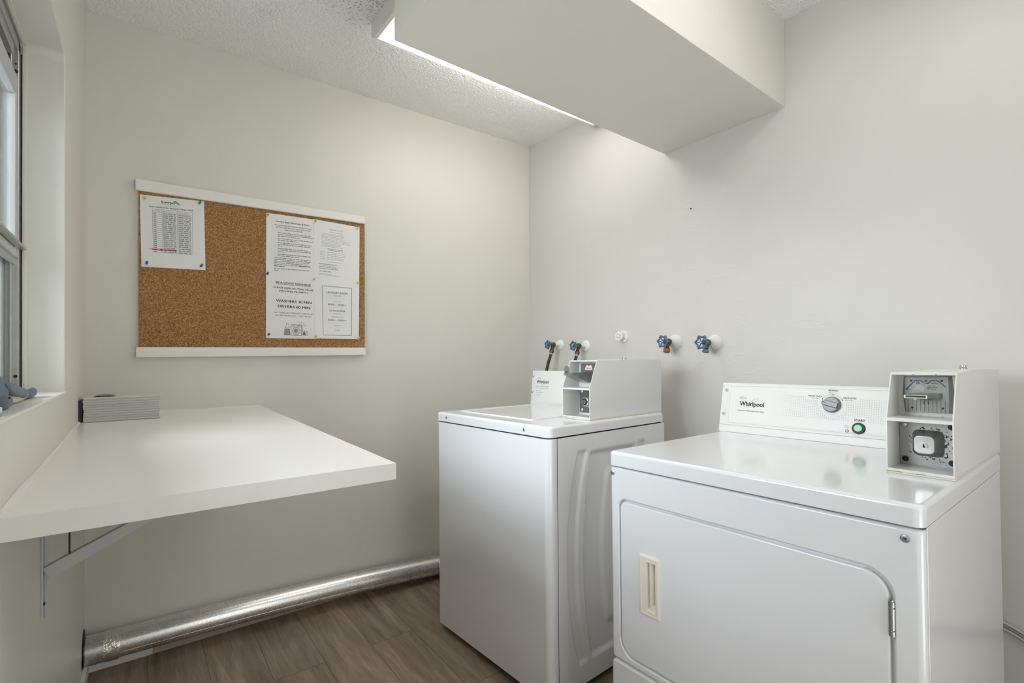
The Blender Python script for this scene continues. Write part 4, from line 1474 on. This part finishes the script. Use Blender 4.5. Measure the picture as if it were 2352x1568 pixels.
# ------------------------------------------------------------------ dryer
TD = math.atan(0.0079 / 0.6816)
dr = thing('clothes_dryer', 'white front loading coin dryer nearest the camera', 'dryer', (1.2002, -1.4507, 0.0), (-TD, 0, R(0.284)))
DW, DD, DZ = 0.6816, 0.7209, 0.8856
DL = DZ - 0.0394
KZ = 0.3165
b = BM(); box(b, 0.014, DD - 0.004, -DW + 0.004, -0.004, 0.03, DL - 0.001)
obj('inner_frame', b, 'dark_gap', dr, smooth=0)
# side sheets and the back corner posts
for y0_, y1_ in ((0.0, -0.003), (-DW + 0.003, -DW)):
    b = BM(); box(b, 0.0205, DD - 0.03, y0_, y1_, 0.022, DL - 0.002, bevel=0.0008, seg=1)
    obj('side_panel', b, 'enamel_side', dr, smooth=30)
    b = BM(); box(b, DD - 0.0285, DD, y0_ * 0.999, y1_ * 0.999, 0.022, DL - 0.002, bevel=0.0008, seg=1)
    obj('corner_post', b, 'enamel_side', dr, smooth=30)
b = BM(); box(b, DD - 0.003, DD - 0.0005, -DW + 0.004, -0.004, 0.03, DL - 0.002)
obj('back_panel', b, 'galv', dr, smooth=30)
# front panel with the door opening
b = BM()
op = (0.0305, 0.6385, 0.338, 0.7595)      # u0, u1, z0, z1
def fl(u0, u1, z0, z1, r, lx):
    return [(lx, -p[0], p[1]) for p in rrect(u0, u1, z0, z1, r, 8)]
outer = (0.0, DW, KZ + 0.003, DL - 0.004)
ro = 0.016
loops = [fl(outer[0] + 0.0005, outer[1] - 0.0005, outer[2], outer[3], 0.006, 0.020)]
loops.append(fl(*outer, 0.006, 0.012))
for i in range(1, 6):
    a = R(90 * i / 5)
    ins = 0.012 * (1 - math.cos(a))
    loops.append(fl(outer[0] + ins, outer[1] - ins, outer[2] + ins * 0.5, outer[3] - ins * 0.5, 0.006, 0.012 - 0.012 * math.sin(a)))
RDo = (0.045, 0.045, 0.045, 0.022)
for i in range(4):
    a = R(90 * i / 3)
    g_ = 0.004 * (1 - math.sin(a))
    loops.append([(0.004 * (1 - math.cos(a)), -p[0], p[1]) for p in rrect(op[0] - g_, op[1] + g_, op[2] - g_, op[3] + g_, [q + g_ for q in (0.045, 0.045, 0.045, 0.022)], 8)])
loops.append([(0.0135, -p[0], p[1]) for p in rrect(op[0], op[1], op[2], op[3], (0.045, 0.045, 0.045, 0.022), 8)])
loft(b, loops, False, False)
obj('front_panel', b, 'enamel', dr, smooth=50)
b = BM(); box(b, 0.0128, 0.0138, -0.02, -DW + 0.02, 0.332, 0.77)
obj('door_channel', b, 'enamel_side', dr, smooth=0)
b = BM()       # door
gp = (0.0035, 0.0075, 0.004, 0.0075)
D_ = (op[0] + 0.0030, op[1] - 0.0070, op[2] + 0.004, op[3] - 0.0070)
rd_ = (0.042, 0.040, 0.040, 0.020)
def dl(ins, lx):
    return [(lx, -p[0], p[1]) for p in rrect(D_[0] + ins, D_[1] - ins, D_[2] + ins, D_[3] - ins, [max(0.004, q - ins) for q in rd_], 8)]
loops = [dl(0.0, 0.0125), dl(0.0, 0.0055)]
for i in range(1, 5):
    a = R(90 * i / 4)
    loops.append(dl(0.004 * (1 - math.cos(a)), 0.0055 - 0.004 * math.sin(a)))
# hole for the handle
hu0, hu1, hz0, hz1 = 0.1205, 0.1475, 0.492, 0.6145
rows = loft(b, loops, True, False)
hole = [b.verts.new((0.0015, -p[0], p[1])) for p in rrect(0.1030, 0.1535, 0.4800, 0.6260, 0.003, 2)]
deep = [b.verts.new((0.0122, v.co.y, v.co.z)) for v in hole]
nh = len(hole)
for i in range(nh):
    b.faces.new((hole[i], hole[(i + 1) % nh], deep[(i + 1) % nh], deep[i]))
b.faces.new(deep)
es = []
for ring_ in (rows[-1], hole):
    for i in range(len(ring_)):
        es.append(b.edges.get((ring_[i], ring_[(i + 1) % len(ring_)])))
bmesh.ops.triangle_fill(b, use_beauty=True, use_dissolve=False, edges=es)
door = obj('door', b, 'enamel', dr, smooth=50)
# cream recessed handle
b = BM()
def hl(u0, u1, z0, z1, r, lx):
    return [(lx, -p[0], p[1]) for p in rrect(u0, u1, z0, z1, r, 4)]
hx_ = 0.0015
loops = [hl(0.0965, 0.1600, 0.4755, 0.6305, 0.003, hx_), hl(0.0965, 0.1600, 0.4755, 0.6305, 0.003, hx_ - 0.003),
         hl(0.0985, 0.1580, 0.4775, 0.6285, 0.003, hx_ - 0.0045), hl(0.1035, 0.1530, 0.4815, 0.6245, 0.002, hx_ - 0.0050), hl(0.1045, 0.1520, 0.4825, 0.6235, 0.002, hx_ - 0.0042),
         hl(hu0 - 0.001, hu1 + 0.001, hz0 - 0.001, hz1 + 0.001, 0.0015, hx_ - 0.0042), hl(hu0, hu1, hz0, hz1, 0.001, hx_ - 0.0034), hl(hu0 + 0.001, hu1 - 0.001, hz0 + 0.003, hz1 - 0.002, 0.001, hx_ + 0.0098)]
loft(b, loops, False, True)
hd = obj('door_handle', b, 'cream', door, smooth=30)
hd['label'] = 'cream recessed handle'
b = BM()
lathe(b, [(0.0065, 0.0), (0.0065, 0.104)], (hx_ + 0.0072, -0.1300, hz0 + 0.0165), (0, 0, 1), 20)
obj('grip_bar', b, 'cream', door)
b = BM()
for (z0_, z1_) in ((0.6495, 0.6580), (0.6600, 0.6975), (0.6995, 0.7085)):
    lathe(b, [(0.0048, 0), (0.0048, z1_ - z0_)], (-0.0005, -0.6352, z0_), (0, 0, 1), 14)
lathe(b, [(0.0030, 0), (0.0030, 0.064)], (-0.0005, -0.6352, 0.648), (0, 0, 1), 12)
box(b, 0.003, 0.0045, -0.6260, -0.6440, 0.650, 0.708)
obj('hinge', b, 'steel', dr)
for u, z in ((0.0105, 0.8262), (0.6560, 0.8246)):
    screw(dr, plane_x(0.0), u, z, 0.0072)
b = BM()       # toe panel
def kl(ins, lx):
    return [(lx, -p[0], p[1]) for p in rrect(ins, DW - ins, 0.022, KZ - ins * 0.6, max(0.003, 0.016 - ins), 6)]
loops = [kl(0.0, 0.02), kl(0.0, 0.008)]
for i in range(1, 6):
    a = R(90 * i / 5)
    loops.append(kl(0.010 * (1 - math.cos(a)), 0.008 - 0.010 * math.sin(a)))
loft(b, loops, True, True)
obj('toe_panel', b, 'enamel', dr, smooth=50)
b = BM()       # top
lo2 = (-0.003, DD, -DW - 0.001, 0.001)
def tl2(z, ins):
    return [(p[0], p[1], z) for p in rrect(lo2[0] + ins, lo2[1] - ins, lo2[2] + ins, lo2[3] - ins, [max(0.002, q - ins) for q in (0.017, 0.008, 0.008, 0.014)], 8)]
loops = [tl2(DL, 0.0015), tl2(DL + 0.0015, 0.0)]
for i in range(6):
    a = R(90 * i / 5)
    loops.append(tl2(DZ - 0.009 + 0.009 * math.sin(a), 0.009 * (1 - math.cos(a))))
loops.append(tl2(DZ, 0.03))
loft(b, loops, True, True)
obj('top_panel', b, 'enamel', dr, smooth=50)
for ly in (-0.05, -DW + 0.05):
    for lx in (0.06, DD - 0.06):
        b = BM()
        lathe(b, [(0.022, 0.0), (0.022, 0.008), (0.010, 0.012), (0.010, 0.034)], (lx, ly, 0.0 - math.tan(TD) * -ly), (0, 0, 1), 14)
        obj('leveling_foot', b, 'black', dr)
# console
aD = V((0.5895, 0, 0.8885)); eD = (V((0.6263, 0, 1.0556)) - aD).normalized(); nD = V((-eD.z, 0, eD.x))
def conD(u, v, w=0.0006):
    p = aD + eD * v + nD * w
    return (p.x, -u, p.z)
b = BM()
q0 = conD(0, 0.0215, 0); q1 = conD(0, 0.1665, 0); q2 = conD(0, 0.1700, -0.0025)
pr = [(0.5890, DZ + 0.0006), (q0[0] - 0.0012, q0[2] - 0.0012), (q0[0], q0[2]), (q1[0], q1[2]), (q2[0], q2[2]), (0.690, 1.046), (0.700, 1.036), (0.700, DZ + 0.0006)]
loft(b, [[(p[0], y, p[1]) for p in pr] for y in (0.0075, 0.0065, -0.560, -0.5615)], True, True)
co = obj('control_console', b, 'panel', dr, smooth=30)
b = BM()
quad(b, lambda u, v: conD(u, v, 0.0009), -0.0072, 0.561, 0.0208, 0.0222, 0)
obj('console_seam', b, 'softink', co, smooth=0)
# face plate with border ridge
b = BM()
def fp(ins, w):
    return [conD(p[0], p[1], w) for p in rrect(0.0205 + ins, 0.556 - ins, 0.0300 + ins, 0.1625 - ins, max(0.001, 0.006 - ins), 5)]
loft(b, [fp(0, 0.0), fp(0.0008, 0.0022), fp(0.0028, 0.0022), fp(0.0040, 0.0008), fp(0.0060, 0.0006)], True, True)
fw = lambda u, v, w=0.0012: conD(u, v - 0.0116 * u, w)
text(b, 'Whirlpool', fw, 0.0595, 0.0925, 0.0150, 1, width=0.081, align='L', bold=True)
ring(b, fw, 0.0690, 0.1195, 0.0115, 0.0033, 0.0009, 1)
text(b, 'R', fw, 0.0690, 0.1180, 0.0030, 1)
ring(b, fw, 0.1020, 0.1045, 0.0240, 0.0062, 0.0008, 3, 40)
text(b, 'COMMERCIAL DRYER HEAVY-DUTY SERIES', fw, 0.0507, 0.0742, 0.0027, 1, width=0.092, align='L', bold=True)
for i in range(66):
    u = 0.170 + 0.0056 * i
    if u > 0.548:
        break
    for j in range(14):
        v = 0.0715 + 0.0049 * j
        if (u - 0.339) ** 2 + (v - 0.1155) ** 2 < 0.037 ** 2:
            continue
        if v > 0.128 and 0.268 < u < 0.408:
            continue
        if 0.388 < u < 0.432 and v < 0.084:
            continue
        s = 0.00085 * min(1.0, 0.25 + (u - 0.168) / 0.07)
        quad(b, fw, u - s, u + s, v - s, v + s, 4)
text(b, 'NORMAL', fw, 0.3405, 0.1565, 0.0040, 1, width=0.0265, bold=True)
text(b, 'Medium Heat', fw, 0.3405, 0.1500, 0.0026, 2, width=0.0255)
text(b, 'HEAVY DUTY', fw, 0.3110, 0.1370, 0.0038, 1, width=0.038, align='R', bold=True)
text(b, 'High Heat', fw, 0.3020, 0.1310, 0.0026, 2, width=0.019, align='R')
text(b, 'DELICATES', fw, 0.3680, 0.1362, 0.0038, 1, width=0.032, align='L', bold=True)
text(b, 'Low Heat', fw, 0.3730, 0.1302, 0.0026, 2, width=0.020, align='L')
arc = [(0.339 + 0.032 * math.cos(R(a)), 0.1155 + 0.030 * math.sin(R(a))) for a in range(25, 156, 6)]
stroke(b, fw, arc, 0.0005, 2)
for u, v in ((0.3405, 0.1462), (0.3125, 0.1325), (0.3655, 0.1315)):
    disc(b, fw, u, v, 0.0014, 1, 10)
text(b, 'START', fw, 0.4115, 0.0720, 0.0062, 1, width=0.0265, bold=True)
text(b, 'Dryer', fw, 0.3815, 0.0545, 0.0030, 2, width=0.0105)
text(b, 'In Use', fw, 0.3815, 0.0497, 0.0030, 2, width=0.0115)
obj('face_plate', b, ['panel', 'ink', 'greyink', 'gold', 'dots'], co, smooth=0, weld=False)
for u, v_ in ((0.0098, 0.1435), (0.0058, 0.0602)):
    screw(co, conD, u * 0.6 + 0.002, v_, 0.0055)
b = BM()       # temperature knob
c = V(conD(0.339, 0.1115, 0.0006))
lathe(b, [(0.0245, 0.0), (0.0245, 0.003), (0.0232, 0.0055), (0.0222, 0.010), (0.0205, 0.0115)], c, nD, 40)
uD = V((0, -1, 0)); vD = eD
ang = R(-14)
ua = uD * math.cos(ang) + vD * math.sin(ang); va = nD.cross(ua)
top_ = 0.0115
P = []
for w_, s in ((top_ - 0.001, 1.0), (top_ + 0.012, 0.72)):
    for a, q in ((-0.0222, -0.0085), (0.0222, -0.0085), (0.0222, 0.0085), (-0.0222, 0.0085)):
        P.append(c + ua * a * (0.93 if w_ > top_ else 0.88) + va * q * s + nD * w_)
hexa(b, P)
kb = obj('selector_knob', b, 'knob_grey', co, smooth=30)
b = BM()
e0 = c + nD * (top_ + 0.0124)
face(b, [e0 - ua * 0.0200 + va * 0.0008, e0 - ua * 0.0085 + va * 0.0008, e0 - ua * 0.0085 - va * 0.0008, e0 - ua * 0.0200 - va * 0.0008])
obj('pointer_mark', b, 'black', kb, smooth=0) if False else obj('pointer_mark', b, 'black', co, smooth=0)
b = BM()
c = V(conD(0.4105, 0.0470, 0.0006))
lathe(b, [(0.0165, 0.0), (0.0165, 0.003), (0.0150, 0.006), (0.0115, 0.0062), (0.0112, 0.003)], c, nD, 32)
obj('button_bezel', b, 'black', co)
b = BM(); lathe(b, [(0.0108, 0.002), (0.0108, 0.0075), (0.0098, 0.009), (0.006, 0.0088)], c, nD, 28)
obj('start_button', b, 'green', co)
b = BM(); lathe(b, [(0.0047, 0.0), (0.0047, 0.0015), (0.003, 0.003)], V(conD(0.3820, 0.0370, 0.0006)), nD, 16)
obj('indicator_lamp', b, 'amber', co)
# money box
cb = coin_box(dr, 0.257, 0.2965, 0.770, -0.5640, -0.6760, 0.8900, 1.0045, 1.1030, 0.3475, 0.690)
b = BM()
box(b, 0.3445, 0.3475, -0.5665, -0.6735, 0.8945, 0.9920, bevel=0.0006, seg=1)
M['vault_rust'] = galv_mat('rusty_vault_plate', 0.44, 0.38, 0.25, 0.7, 0.20, (0.345, -0.622, 0.946), 0.052)
obj('vault_plate', b, 'vault_rust', cb)
b = BM()
lathe(b, [(0.0066, 0), (0.0066, 0.001), (0.005, 0.003), (0.002, 0.004)], (0.3445, -0.5765, 0.9845), (-1, 0, 0), 18)
obj('bolt_head', b, 'chrome', cb)
for ly, z in ((-0.6570, 0.9845), (-0.5765, 0.9062), (-0.6570, 0.9072)):
    b = BM(); lathe(b, [(0.0064, 0), (0.0064, 0.0006)], (0.3445, ly, z), (-1, 0, 0), 18)
    obj('bolt_hole', b, 'black', cb)
b = BM()
def bl_(u, v, hw, hh_, r, lx):
    return [(lx, -p[0], p[1]) for p in rrect(u - hw, u + hw, v - hh_, v + hh_, r, 6)]
loft(b, [bl_(0.6175, 0.9455, 0.0275, 0.0290, 0.012, 0.3445), bl_(0.6170, 0.9455, 0.0245, 0.0255, 0.012, 0.3385), bl_(0.6165, 0.9450, 0.0200, 0.0215, 0.010, 0.3200),
         bl_(0.6165, 0.9450, 0.0185, 0.0200, 0.010, 0.3150), bl_(0.6165, 0.9450, 0.0165, 0.0180, 0.009, 0.3135)], False, True)
lk = [(0.0072, 0.0), (0.0072, 0.0010), (0.0060, 0.0012)]
lathe(b, lk, (0.3135, -0.6165, 0.9435), (-1, 0, 0), 20, 0)
face(b, [(0.3121, -0.6145, 0.9395), (0.3121, -0.6190, 0.9395), (0.3121, -0.6165, 0.9475), (0.3121, -0.6150, 0.9475)], 1)
obj('vault_lock', b, ['steel', 'black'], cb, smooth=40, weld=False)
b = BM()       # coin plate with blue figure and ruled lines
hexp = [(0.5770, 1.0130), (0.6605, 1.0140), (0.6625, 1.0555), (0.6590, 1.0945), (0.5755, 1.0925), (0.5730, 1.0530)]
inn_ = [(0.5795, 1.0140), (0.6535, 1.0150), (0.6540, 1.0555), (0.6535, 1.0930), (0.5790, 1.0910), (0.5790, 1.0530)]
loft(b, [[(0.3475, -u, v) for u, v in hexp], [(0.3415, -u, v) for u, v in inn_]], True, True)
f4 = lambda u, v, w=0.0005: (0.3415 - w, -u, v)
s_ = 0.0072
for i in range(10):
    u = 0.5850 + 0.0070 * i
    quad(b, f4, u - 0.00022, u + 0.00022, 1.0150, 1.042, 2)
for i in range(6):
    v = 1.0190 + 0.0060 * i
    quad(b, f4, 0.580, 0.653, v - 0.00012, v + 0.00012, 5)
bl1 = [(0.581, 1.0635), (0.5965, 1.0838), (0.6075, 1.0838), (0.6125, 1.0795)]
stroke(b, lambda u, v: f4(u, v, 0.0008), bl1, 0.0017, 1)
stroke(b, lambda u, v: f4(u, v, 0.0008), [(0.581, 1.0635), (0.5890, 1.0632)], 0.0010, 1)
bl2 = [(0.6155, 1.0785), (0.6200, 1.0785), (0.6250, 1.0845), (0.6370, 1.0840), (0.6490, 1.0715)]
stroke(b, lambda u, v: f4(u, v, 0.0008), bl2, 0.0017, 1)
stroke(b, lambda u, v: f4(u, v, 0.0008), [(0.6000, 1.0775), (0.6000, 1.0815), (0.6045, 1.0815), (0.6045, 1.0775)], 0.0009, 1, True)
quad(b, lambda u, v: f4(u, v, 0.0008), 0.6018, 0.6034, 1.0785, 1.0800, 1)
face(b, [f4(u, v, 0.0007) for u, v in ((0.5935, 1.0640), (0.6130, 1.0610), (0.6150, 1.0655), (0.6140, 1.0715), (0.6110, 1.0740), (0.6010, 1.0740))], 3)
for i, (u0, u1) in enumerate(((0.6190, 0.6330), (0.6180, 0.6360), (0.6180, 0.6340))):
    words(b, lambda u, v: f4(u, v, 0.0008), u0, u1, 1.0720 - 0.0032 * i, 0.0012, 2, rr)
quad(b, lambda u, v: f4(u, v, 0.0007), 0.625, 0.636, 1.0770, 1.0800, 5)
text(b, '1', lambda u, v: f4(u, v, 0.0008), 0.6120, 1.0320, 0.0056, 2)
text(b, '1', lambda u, v: f4(u, v, 0.0008), 0.6195, 1.0320, 0.0056, 2)
for u, v in ((0.5905, 1.0838), (0.6430, 1.0845), (0.5915, 1.0235), (0.6440, 1.0245)):
    disc(b, lambda u, v: f4(u, v, 0.0010), u, v, 0.0023, 2, 14)
disc(b, lambda u, v: f4(u, v, 0.0010), 0.6160, 1.0838, 0.0028, 4, 14)
M['pale_label'] = simple('worn_pale_label', (0.58, 0.575, 0.53), 0.6)
obj('coin_plate', b, ['plate_grey', 'blueink', 'black', 'pale_label', 'brass', 'greyink'], cb, smooth=25, weld=False)
b = BM()       # coin slide pushed in: slotted chrome front, grey tongue behind
hexa(b, [(0.303, -0.6262, 1.0468), (0.3415, -0.6440, 1.0468), (0.3415, -0.6020, 1.0468), (0.303, -0.5862, 1.0468),
         (0.303, -0.6262, 1.0538), (0.3415, -0.6440, 1.0575), (0.3415, -0.6020, 1.0575), (0.303, -0.5862, 1.0538)], 0)
for (u0, u1, v0, v1) in ((0.5858, 0.6266, 1.0464, 1.0484), (0.5858, 0.6266, 1.0524, 1.0542), (0.5858, 0.5892, 1.0484, 1.0524), (0.6235, 0.6266, 1.0484, 1.0524)):
    box(b, 0.3005, 0.3032, -u0, -u1, v0, v1, 1, bevel=0.0004, seg=1)
quad(b, lambda u, v: (0.3026, -u, v), 0.589, 0.6237, 1.0484, 1.0524, 2)
box(b, 0.301, 0.3045, -0.6030, -0.6090, 1.0430, 1.0470, 1, bevel=0.0005, seg=1)
obj('coin_slide', b, ['steel', 'chrome', 'black'], cb, smooth=30, weld=False)

# ------------------------------------------------------------------ dryer cord on the right
cd = thing('power_cord', 'grey ribbed power cord behind the dryer at the right edge', 'cord', (2.08, -2.13, 0.37))
o = V((2.08, -2.13, 0.37))
ctrl = smooth_path([(1.965, -1.80, 0.47), (2.02, -1.95, 0.435), (2.085, -2.10, 0.392), (2.088, -2.20, 0.350), (2.088, -2.40, 0.30), (2.088, -2.62, 0.27)], 8)
for k, dz in enumerate((0.0085, 0.0, -0.0085)):
    b = BM(); tube(b, [p - o + V((0, 0, dz)) for p in ctrl], 0.0045, 10)
    obj('cord_strand', b, ('cord_light', 'cord', 'cord_light')[k], cd, smooth=60)

# ------------------------------------------------------------------ things on the sill
pt = thing('plush_toy', 'blue-grey plush toy with a cream belly lying on the window sill', 'plush toy', (-0.045, -1.05, 1.057))
o = V((-0.045, -1.05, 1.057))
def plush(name, ells, mat, parent, vox=0.004):
    b = BM()
    for c_, r_, ro_ in ells:
        ellipsoid(b, V(c_) - o, r_, ro_, 20, 14)
    ob = obj(name, b, mat, parent, smooth=180, weld=False)
    m1 = ob.modifiers.new('remesh', 'REMESH'); m1.mode = 'VOXEL'; m1.voxel_size = vox; m1.use_smooth_shade = True
    m2 = ob.modifiers.new('smooth', 'SMOOTH'); m2.iterations = 6; m2.factor = 0.5
    return ob
plush('plush_body', [((-0.054, -1.165, 1.0890), (0.030, 0.100, 0.0325), (0, 0, 0)), ((-0.052, -1.27, 1.090), (0.032, 0.07, 0.033), (0, 0, 0))], 'plush', pt)
plush('plush_belly', [((-0.042, -1.010, 1.0700), (0.019, 0.120, 0.0135), (0, 0, 0))], 'plush_cream', pt, 0.003)
plush('plush_flipper', [((-0.025, -1.090, 1.0855), (0.0080, 0.085, 0.0105), (-9, 0, 0)), ((-0.025, -1.035, 1.0780), (0.0090, 0.040, 0.0105), (-9, 0, 0))], 'plush', pt, 0.0022)
plush('plush_tail', [((-0.037, -0.850, 1.0690), (0.011, 0.055, 0.0125), (0, 0, 0)), ((-0.040, -0.885, 1.0665), (0.014, 0.050, 0.0100), (0, 0, 0))], 'plush', pt, 0.0022)
plush('plush_snout', [((-0.030, -1.175, 1.0690), (0.014, 0.045, 0.0125), (0, 0, 0))], 'plush', pt, 0.0022)
b = BM(); ellipsoid(b, V((-0.0175, -1.190, 1.0775)) - o, (0.0016, 0.0026, 0.0018))
obj('plush_eye', b, 'black', pt)

ca = thing('small_carton', 'small white carton with a barcode at the near end of the sill', 'carton', (-0.03, -1.395, 1.0572))
b = BM(); box(b, -0.028, 0.029, -0.045, 0.045, 0.0, 0.0165, bevel=0.0008, seg=1)
obj('carton_box', b, 'card', ca)
b = BM()
rr = random.Random(4)
y = 0.016
while y < 0.042:
    w_ = rr.choice((0.0008, 0.0014, 0.002))
    face(b, [(0.0294, y, 0.003), (0.0294, y + w_, 0.003), (0.0294, y + w_, 0.0095), (0.0294, y, 0.0095)])
    y += w_ + rr.choice((0.0012, 0.002))
obj('barcode', b, 'greyink', ca, smooth=0)

# ------------------------------------------------------------------ daylight, sky, camera
w = bpy.data.worlds.new('world')
SC.world = w
w.use_nodes = True
nt = w.node_tree
bg = nt.nodes['Background']
bg.inputs[0].default_value = (0.91, 0.955, 1.0, 1)
bg.inputs[1].default_value = 8.0
wtc = nt.nodes.new('ShaderNodeTexCoord')
wsp = nt.nodes.new('ShaderNodeSeparateXYZ')
nt.links.new(wtc.outputs['Generated'], wsp.inputs[0])
wmr = nt.nodes.new('ShaderNodeMapRange')          # overcast sky above, darker ground below
wmr.inputs[1].default_value = -0.10
wmr.inputs[2].default_value = 0.05
wmr.inputs[3].default_value = 3.6
wmr.inputs[4].default_value = 10.5
nt.links.new(wsp.outputs['Z'], wmr.inputs[0])
nt.links.new(wmr.outputs[0], bg.inputs[1])
ld = bpy.data.lights.new('window_portal', 'AREA')
ld.shape = 'RECTANGLE'
ld.size = WY1 - WY0
ld.size_y = WZ1 - WZ0
ld.cycles.is_portal = True
lo = bpy.data.objects.new('window_portal', ld)
lo.location = (-0.145, (WY0 + WY1) / 2, (WZ0 + WZ1) / 2)
lo.rotation_euler = Euler((0, R(-90), 0))
lo.rotation_euler = V((1, 0, 0)).to_track_quat('-Z', 'Z').to_euler()
COL.objects.link(lo)

cam = bpy.data.cameras.new('camera')
l2 = ld.copy()
l2.size, l2.size_y = DX1 - DX0, DZ1
lo2_ = bpy.data.objects.new('door_portal', l2)
lo2_.location = ((DX0 + DX1) / 2, YB - 0.09, DZ1 / 2)
lo2_.rotation_euler = V((0, 1, 0)).to_track_quat('-Z', 'Z').to_euler()
COL.objects.link(lo2_)
co_ = bpy.data.objects.new('camera', cam)
COL.objects.link(co_)
F, PX, PY = 1117.0502, -7.3501, 35.1402
cam.sensor_fit = 'HORIZONTAL'
cam.sensor_width = 36.0
cam.lens = F * 36.0 / 2352.0
cam.shift_x = -PX / 2352.0
cam.shift_y = PY / 2352.0
cam.clip_start = 0.02
co_.location = CAM
yaw, pit, rol = R(-37.2921), R(0.2008), R(-0.1073)
fwv = V((-math.sin(yaw) * math.cos(pit), math.cos(yaw) * math.cos(pit), math.sin(pit)))
rt = V((math.cos(yaw), math.sin(yaw), 0)); up = rt.cross(fwv)
r2 = rt * math.cos(rol) + up * math.sin(rol); u2 = up * math.cos(rol) - rt * math.sin(rol)
co_.rotation_euler = Matrix((r2, u2, -fwv)).transposed().to_euler()
SC.camera = co_

vs = SC.view_settings
vs.view_transform = 'Standard'
vs.look = 'None'
vs.gamma = 1.0
vs.use_curve_mapping = False
vs.exposure = 0.43
SC.cycles.use_denoising = True
SC.cycles.max_bounces = 10
SC.cycles.diffuse_bounces = 6
